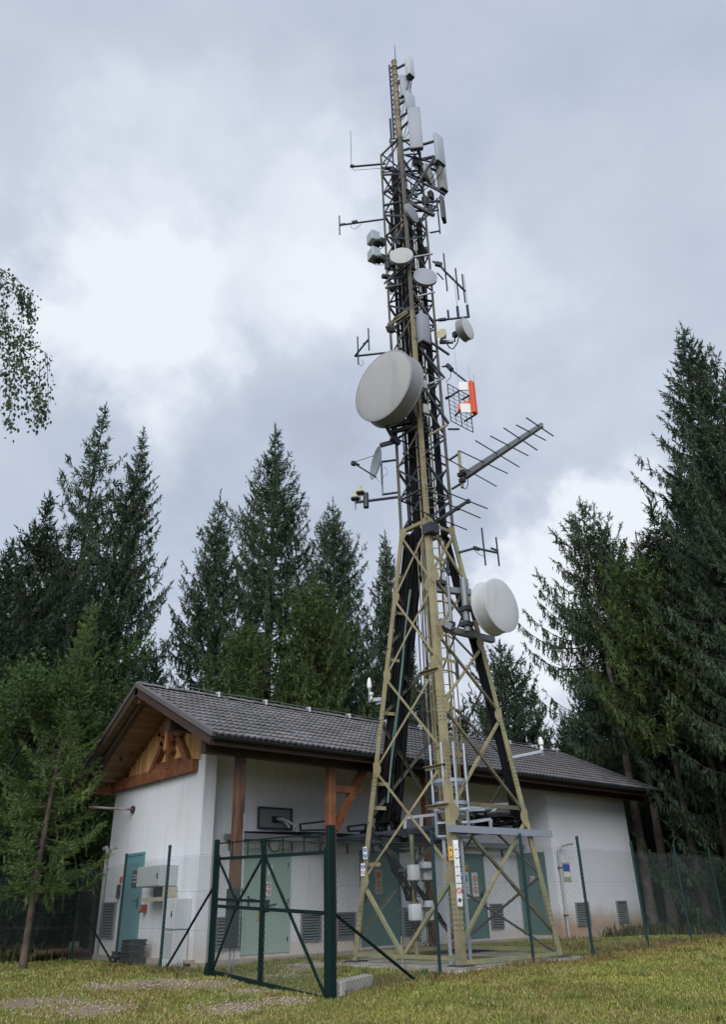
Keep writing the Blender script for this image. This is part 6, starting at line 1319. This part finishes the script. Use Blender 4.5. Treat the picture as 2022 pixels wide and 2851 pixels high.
# birch whose hanging branches reach into the top-left corner (trunk stands outside the frame)
bx, by = from_px(-330, 2000, 11)[:2]
bt = thing('birch_tree', 'birch with drooping leafy twigs reaching in at the upper left', 'tree', (bx, by, .3))
P0, P1, r0, r1 = [], [], [], []; q = np.random.default_rng(71)
for k in range(10): P0.append((bx, by, .0+k*.9)); P1.append((bx+.02*k, by, .9+k*.9)); r0.append(.15-.011*k); r1.append(.14-.011*k)
leafp = []; leafu = []
top = np.array([bx+.2, by, 8.6])
def bpx(x, y, D=11.0):
    d = pray(x, y); return CAMP+d*D/math.hypot(d[0], d[1])
for x1, y1, hang_ in ((85, 850, 55), (80, 905, 90), (60, 840, 40), (130, 1075, 150), (110, 1090, 130), (70, 1060, 120), (95, 1120, 120), (40, 1030, 150), (20, 960, 120), (55, 1000, 120), (25, 1080, 160), (10, 860, 110), (30, 1130, 110), (118, 1130, 60), (60, 880, 110)):
    tip = bpx(x1, y1-hang_*.6, 11+q.uniform(-.5, .5)); end = bpx(x1+q.uniform(-8, 8), y1+hang_*.7, 11+q.uniform(-.5, .5)); st = bpx(-120, y1-150+q.uniform(-40, 40))
    pts = [st*(1-s)**2+2*s*(1-s)*((st+tip)/2+np.array([0, 0, .35]))+s*s*tip for s in np.linspace(0, 1, 7)]+[tip*(1-s)+end*s+np.array([0, 0, 0]) for s in np.linspace(.2, 1, 6)]
    for i in range(len(pts)-1): P0.append(pts[i]); P1.append(pts[i+1]); r0.append(.010*(1-i/14)); r1.append(.010*(1-(i+1)/14))
    for s in np.linspace(.30, 1, 105):
        f_ = s*(len(pts)-1); i = min(int(f_), len(pts)-2); p_ = pts[i]*(1-f_+i)+pts[i+1]*(f_-i); leafp.append(p_+q.normal(0, .055, 3)); leafu.append(np.array([q.normal(0, .35), q.normal(0, .35), -1.]))
    P0.append(np.array([bx, by, 7.0])+q.normal(0, .3, 3)*np.array([0, 0, 1])); P1.append(st); r0.append(.03); r1.append(.011)
T = tubes_np(np.array(P0, float), np.array(P1, float), np.array(r0), np.array(r1), 6); raw('trunk', T[0], T[1], 'bark_pale', bt, True)
leafp = np.array(leafp); leafu = np.array(leafu); leafu /= np.linalg.norm(leafu, axis=1)[:, None]; w_ = np.cross(leafu, q.normal(0, 1, leafp.shape)); w_ /= np.linalg.norm(w_, axis=1)[:, None]; s_ = q.uniform(.045, .08, len(leafp))[:, None]
V = np.stack([leafp, leafp+leafu*s_*.3+w_*s_*.36, leafp+leafu*s_*.62+w_*s_*.24, leafp+leafu*s_*1.05, leafp+leafu*s_*.62-w_*s_*.24, leafp+leafu*s_*.3-w_*s_*.36], 1).reshape(-1, 3); n_ = len(leafp); base = (np.arange(n_)*6)[:, None]
F = np.concatenate([base+np.array((0, 1, 2, 3))[None], base+np.array((0, 3, 4, 5))[None]]); raw('crown', V, F, 'birch_leaves', bt)
# ------------------------------------------------------------------ grass
def blades(name, label, n_, f0, f1, hmin, hmax, width, keep, tint, half_ang=27.5, cat=None, power=1.0, pos=None):
    q = np.random.default_rng(hash(name) % 1000 if False else len(label))
    if pos is None:
        f_ = f0+(f1-f0)*q.random(n_)**power; a_ = np.tan(np.radians(q.uniform(-half_ang, half_ang, n_)))
        x = f2[0]*f_+r2[0]*f_*a_; y = f2[1]*f_+r2[1]*f_*a_
    else: x, y = pos(q, n_)
    k = keep(x, y, q); x, y = x[k], y[k]; n_ = len(x); z = ghb(x, y)-.01
    fd = x*f2[0]+y*f2[1]
    h = q.uniform(hmin, hmax, n_)*q.uniform(.6, 1.15, n_); az = q.uniform(0, 6.28, n_); bend = q.uniform(.15, .9, n_)
    w_ = width*q.uniform(.6, 1.4, n_)*np.clip(fd/11, .7, 2)
    B = np.stack([x, y, z], 1); S_ = np.stack([np.cos(az), np.sin(az), 0*az], 1)*w_[:, None]; ta = az+1.57+q.normal(0, .5, n_)
    Mv = B+np.stack([np.cos(ta)*h*bend*.35, np.sin(ta)*h*bend*.35, h*.62], 1); Tp = B+np.stack([np.cos(ta)*h*bend, np.sin(ta)*h*bend, h*(1.05-.35*bend)], 1)
    V = np.stack([B-S_, B+S_, Mv+S_*.7, Mv-S_*.7, Tp], 1).reshape(-1, 3); base = (np.arange(n_)*5)[:, None]
    tri = np.concatenate([base+np.array(t_)[None] for t_ in ((0, 1, 2), (0, 2, 3), (3, 2, 4))])
    o = raw(name, V, tri, 'grass_blades'); c = tint(x, y, q)
    at = o.data.color_attributes.new('tint', 'FLOAT_COLOR', 'POINT'); col = np.ones((n_, 5, 4), np.float32); col[:, :, :3] = c[:, None, :]; at.data.foreach_set('color', col.ravel())
    tag(o, label, kind='stuff'); return o
def smooth_noise(x, y, s, ph):
    return .5+.25*(np.sin(x*s*1.3+ph)*np.cos(y*s+ph*1.7)+np.sin((x+y)*s*.7+ph*2.3)*np.cos((x-y)*s*1.9+ph))+.12*np.sin(x*s*3.1+y*s*2.3+ph)
def gravel_d(x, y):
    g_m = np.zeros_like(x)
    for a_, b_, r_ in GRAVEL: g_m = np.maximum(g_m, np.clip(1.35-np.hypot(x-a_, y-b_)/r_, 0, 1))
    return g_m
def in_hard(x, y):
    pad_ = (np.abs(x-13.1) < 2.25) & (np.abs(y-12.22) < 2.07); hut_ = ((x > 8.88) & (y > 15.4)) | ((x > 19.9) & (y > 14.45))
    return pad_ | hut_ | ((x > 10.25) & (x < 10.86) & (y > 13.1) & (y < 14.6))
def keep_lawn(x, y, q):
    g_m = gravel_d(x, y); pn = np.clip(smooth_noise(x, y, 2.6, .7)*.9+smooth_noise(x, y, 6.1, 3.1)*.6-.15, 0, 1); return ~in_hard(x, y) & (q.random(len(x)) > np.clip(g_m*1.6*pn, 0, .9)) & (np.hypot(x-8, y-4) < 18.5)
GA, GB, GC, GD_ = np.array([.105, .165, .034]), np.array([.285, .295, .065]), np.array([.40, .32, .14]), np.array([.25, .165, .075])
def tint_lawn(x, y, q):
    n_ = len(x); a_ = np.clip(smooth_noise(x, y, 1.1, 1.0)*.75+q.normal(0, .22, n_)+.12+(x-9)*.018, 0, 1)[:, None]; c = GA*(1-a_)+GB*a_
    d = (q.random(n_) < .10+.22*(smooth_noise(x, y, .9, 4.2) > .62)+.12*(x < 8))[:, None]; c = np.where(d, GC*q.uniform(.6, 1.1, n_)[:, None], c); d2 = (q.random(n_) < .05+.55*np.clip(smooth_noise(x, y, .75, 2.2)-.58, 0, 1)*2+.5*np.exp(-((y-10.0)/.7)**2)*(x > 9))[:, None]; c = np.where(d2, GD_, c)
    return c*1.1*q.uniform(.8, 1.2, n_)[:, None]
blades('grass', 'short mown yellow-green grass of the clearing', 700000, 5.0, 27, .022, .058, .0046, keep_lawn, tint_lawn, half_ang=40)
FL = [(GR, (10.54, 10.21)), ((10.54, 10.21), (12.93, 10.14)), ((12.93, 10.14), (14.78, 10.11)), ((14.78, 10.11), (17.73, 10.65)), ((17.73, 10.65), (20.21, 10.93)), ((20.21, 10.93), (25.2, 11.6)), (GL, (8.21, 15.38)), ((8.21, 15.38), (8.58, 18.11)), ((11, 10.2), (15.5, 10.25)), ((15.6, 10.9), (19.8, 14.2)), ((19.9, 14.2), (24.2, 14.2))]
def pos_fence(q, n_):
    k = q.integers(0, len(FL), n_); A_ = np.array([f[0] for f in FL])[k]; B_ = np.array([f[1] for f in FL])[k]; t_ = q.random(n_)[:, None]; P = A_*(1-t_)+B_*t_+q.normal(0, .42, (n_, 2)); return P[:, 0], P[:, 1]
def tint_weed(x, y, q):
    n_ = len(x); a_ = q.random(n_)[:, None]; c = np.array([.10, .095, .03])*(1-a_)+np.array([.22, .145, .065])*a_; return c*q.uniform(.7, 1.2, n_)[:, None]
blades('weeds', 'dry brown weeds and long grass along the fence foot', 15000, 0, 0, .04, .17, .005, lambda x, y, q: (~in_hard(x, y)) & (q.random(len(x)) > .9*gravel_d(x, y)) & (q.random(len(x)) < np.clip(smooth_noise(x, y, 2.3, 1.9)*1.5-.35, .08, 1)), tint_weed, pos=pos_fence)
def pos_clump(q, n_):
    m_ = 560; f_ = 7+16*q.random(m_); a_ = np.tan(np.radians(q.uniform(-36, 36, m_))); cx_ = f2[0]*f_+r2[0]*f_*a_; cy_ = f2[1]*f_+r2[1]*f_*a_; k = q.integers(0, m_, n_); s_ = q.uniform(.03, .16, m_)[k]
    return cx_[k]+q.normal(0, 1, n_)*s_, cy_[k]+q.normal(0, 1, n_)*s_
def tint_clump(x, y, q):
    n_ = len(x); ph = np.round(smooth_noise(np.round(x*2)/2, np.round(y*2)/2, 3.3, .4)*5)/5; a_ = np.clip(ph+q.normal(0, .1, n_), 0, 1)[:, None]
    return (np.array([.09, .16, .035])*(1-a_)+np.array([.30, .22, .085])*a_)*q.uniform(.7, 1.2, n_)[:, None]
blades('grass_tufts', 'scattered longer tufts and dry clumps in the lawn', 40000, 0, 0, .04, .12, .0055, keep_lawn, tint_clump, pos=pos_clump)
# shade undergrowth at the forest edge
def pos_edge(q, n_):
    a_ = azc+R_(1)*q.uniform(-29, 29, n_); D = q.uniform(21, 32, n_); return D*np.sin(a_), D*np.cos(a_)
def tint_under(x, y, q):
    n_ = len(x); a_ = q.random(n_)[:, None]; return (np.array([.03, .05, .015])*(1-a_)+np.array([.075, .06, .028])*a_)*q.uniform(.7, 1.3, n_)[:, None]
blades('undergrowth', 'low dark undergrowth on the forest floor behind the hut', 40000, 0, 0, .12, .45, .012, lambda x, y, q: (~in_hard(x, y)) & (np.hypot(x-8, y-4) > 17), tint_under, pos=pos_edge)
# pebbles on the gravel patches
q = np.random.default_rng(5); pv, pf = [], []
ico = np.array([(1, 0, 0), (-1, 0, 0), (0, 1, 0), (0, -1, 0), (0, 0, 1), (0, 0, -1)], float); icf = np.array([(0, 2, 4), (2, 1, 4), (1, 3, 4), (3, 0, 4), (2, 0, 5), (1, 2, 5), (3, 1, 5), (0, 3, 5)])
npb = 3000; k = q.integers(0, len(GRAVEL), npb); G_ = np.array(GRAVEL)[k]; rr = G_[:, 2]*np.sqrt(q.random(npb))*1.2; aa = q.uniform(0, 6.28, npb); x = G_[:, 0]+rr*np.cos(aa); y = G_[:, 1]+rr*np.sin(aa)
z = ghb(x, y); s_ = q.uniform(.007, .028, npb)*q.uniform(.6, 1.2, npb)
V = (ico[None]*q.uniform(.6, 1.3, (npb, 6, 1))*s_[:, None, None]*np.array([1, 1, .6])+np.stack([x, y, z+.004], 1)[:, None]).reshape(-1, 3); F = (icf[None]+(np.arange(npb)*6)[:, None, None]).reshape(-1, 3)
o = raw('pebbles', V, F, 'pebble'); tag(o, 'loose pale pebbles on the bare gravel patches before the gate', kind='stuff')
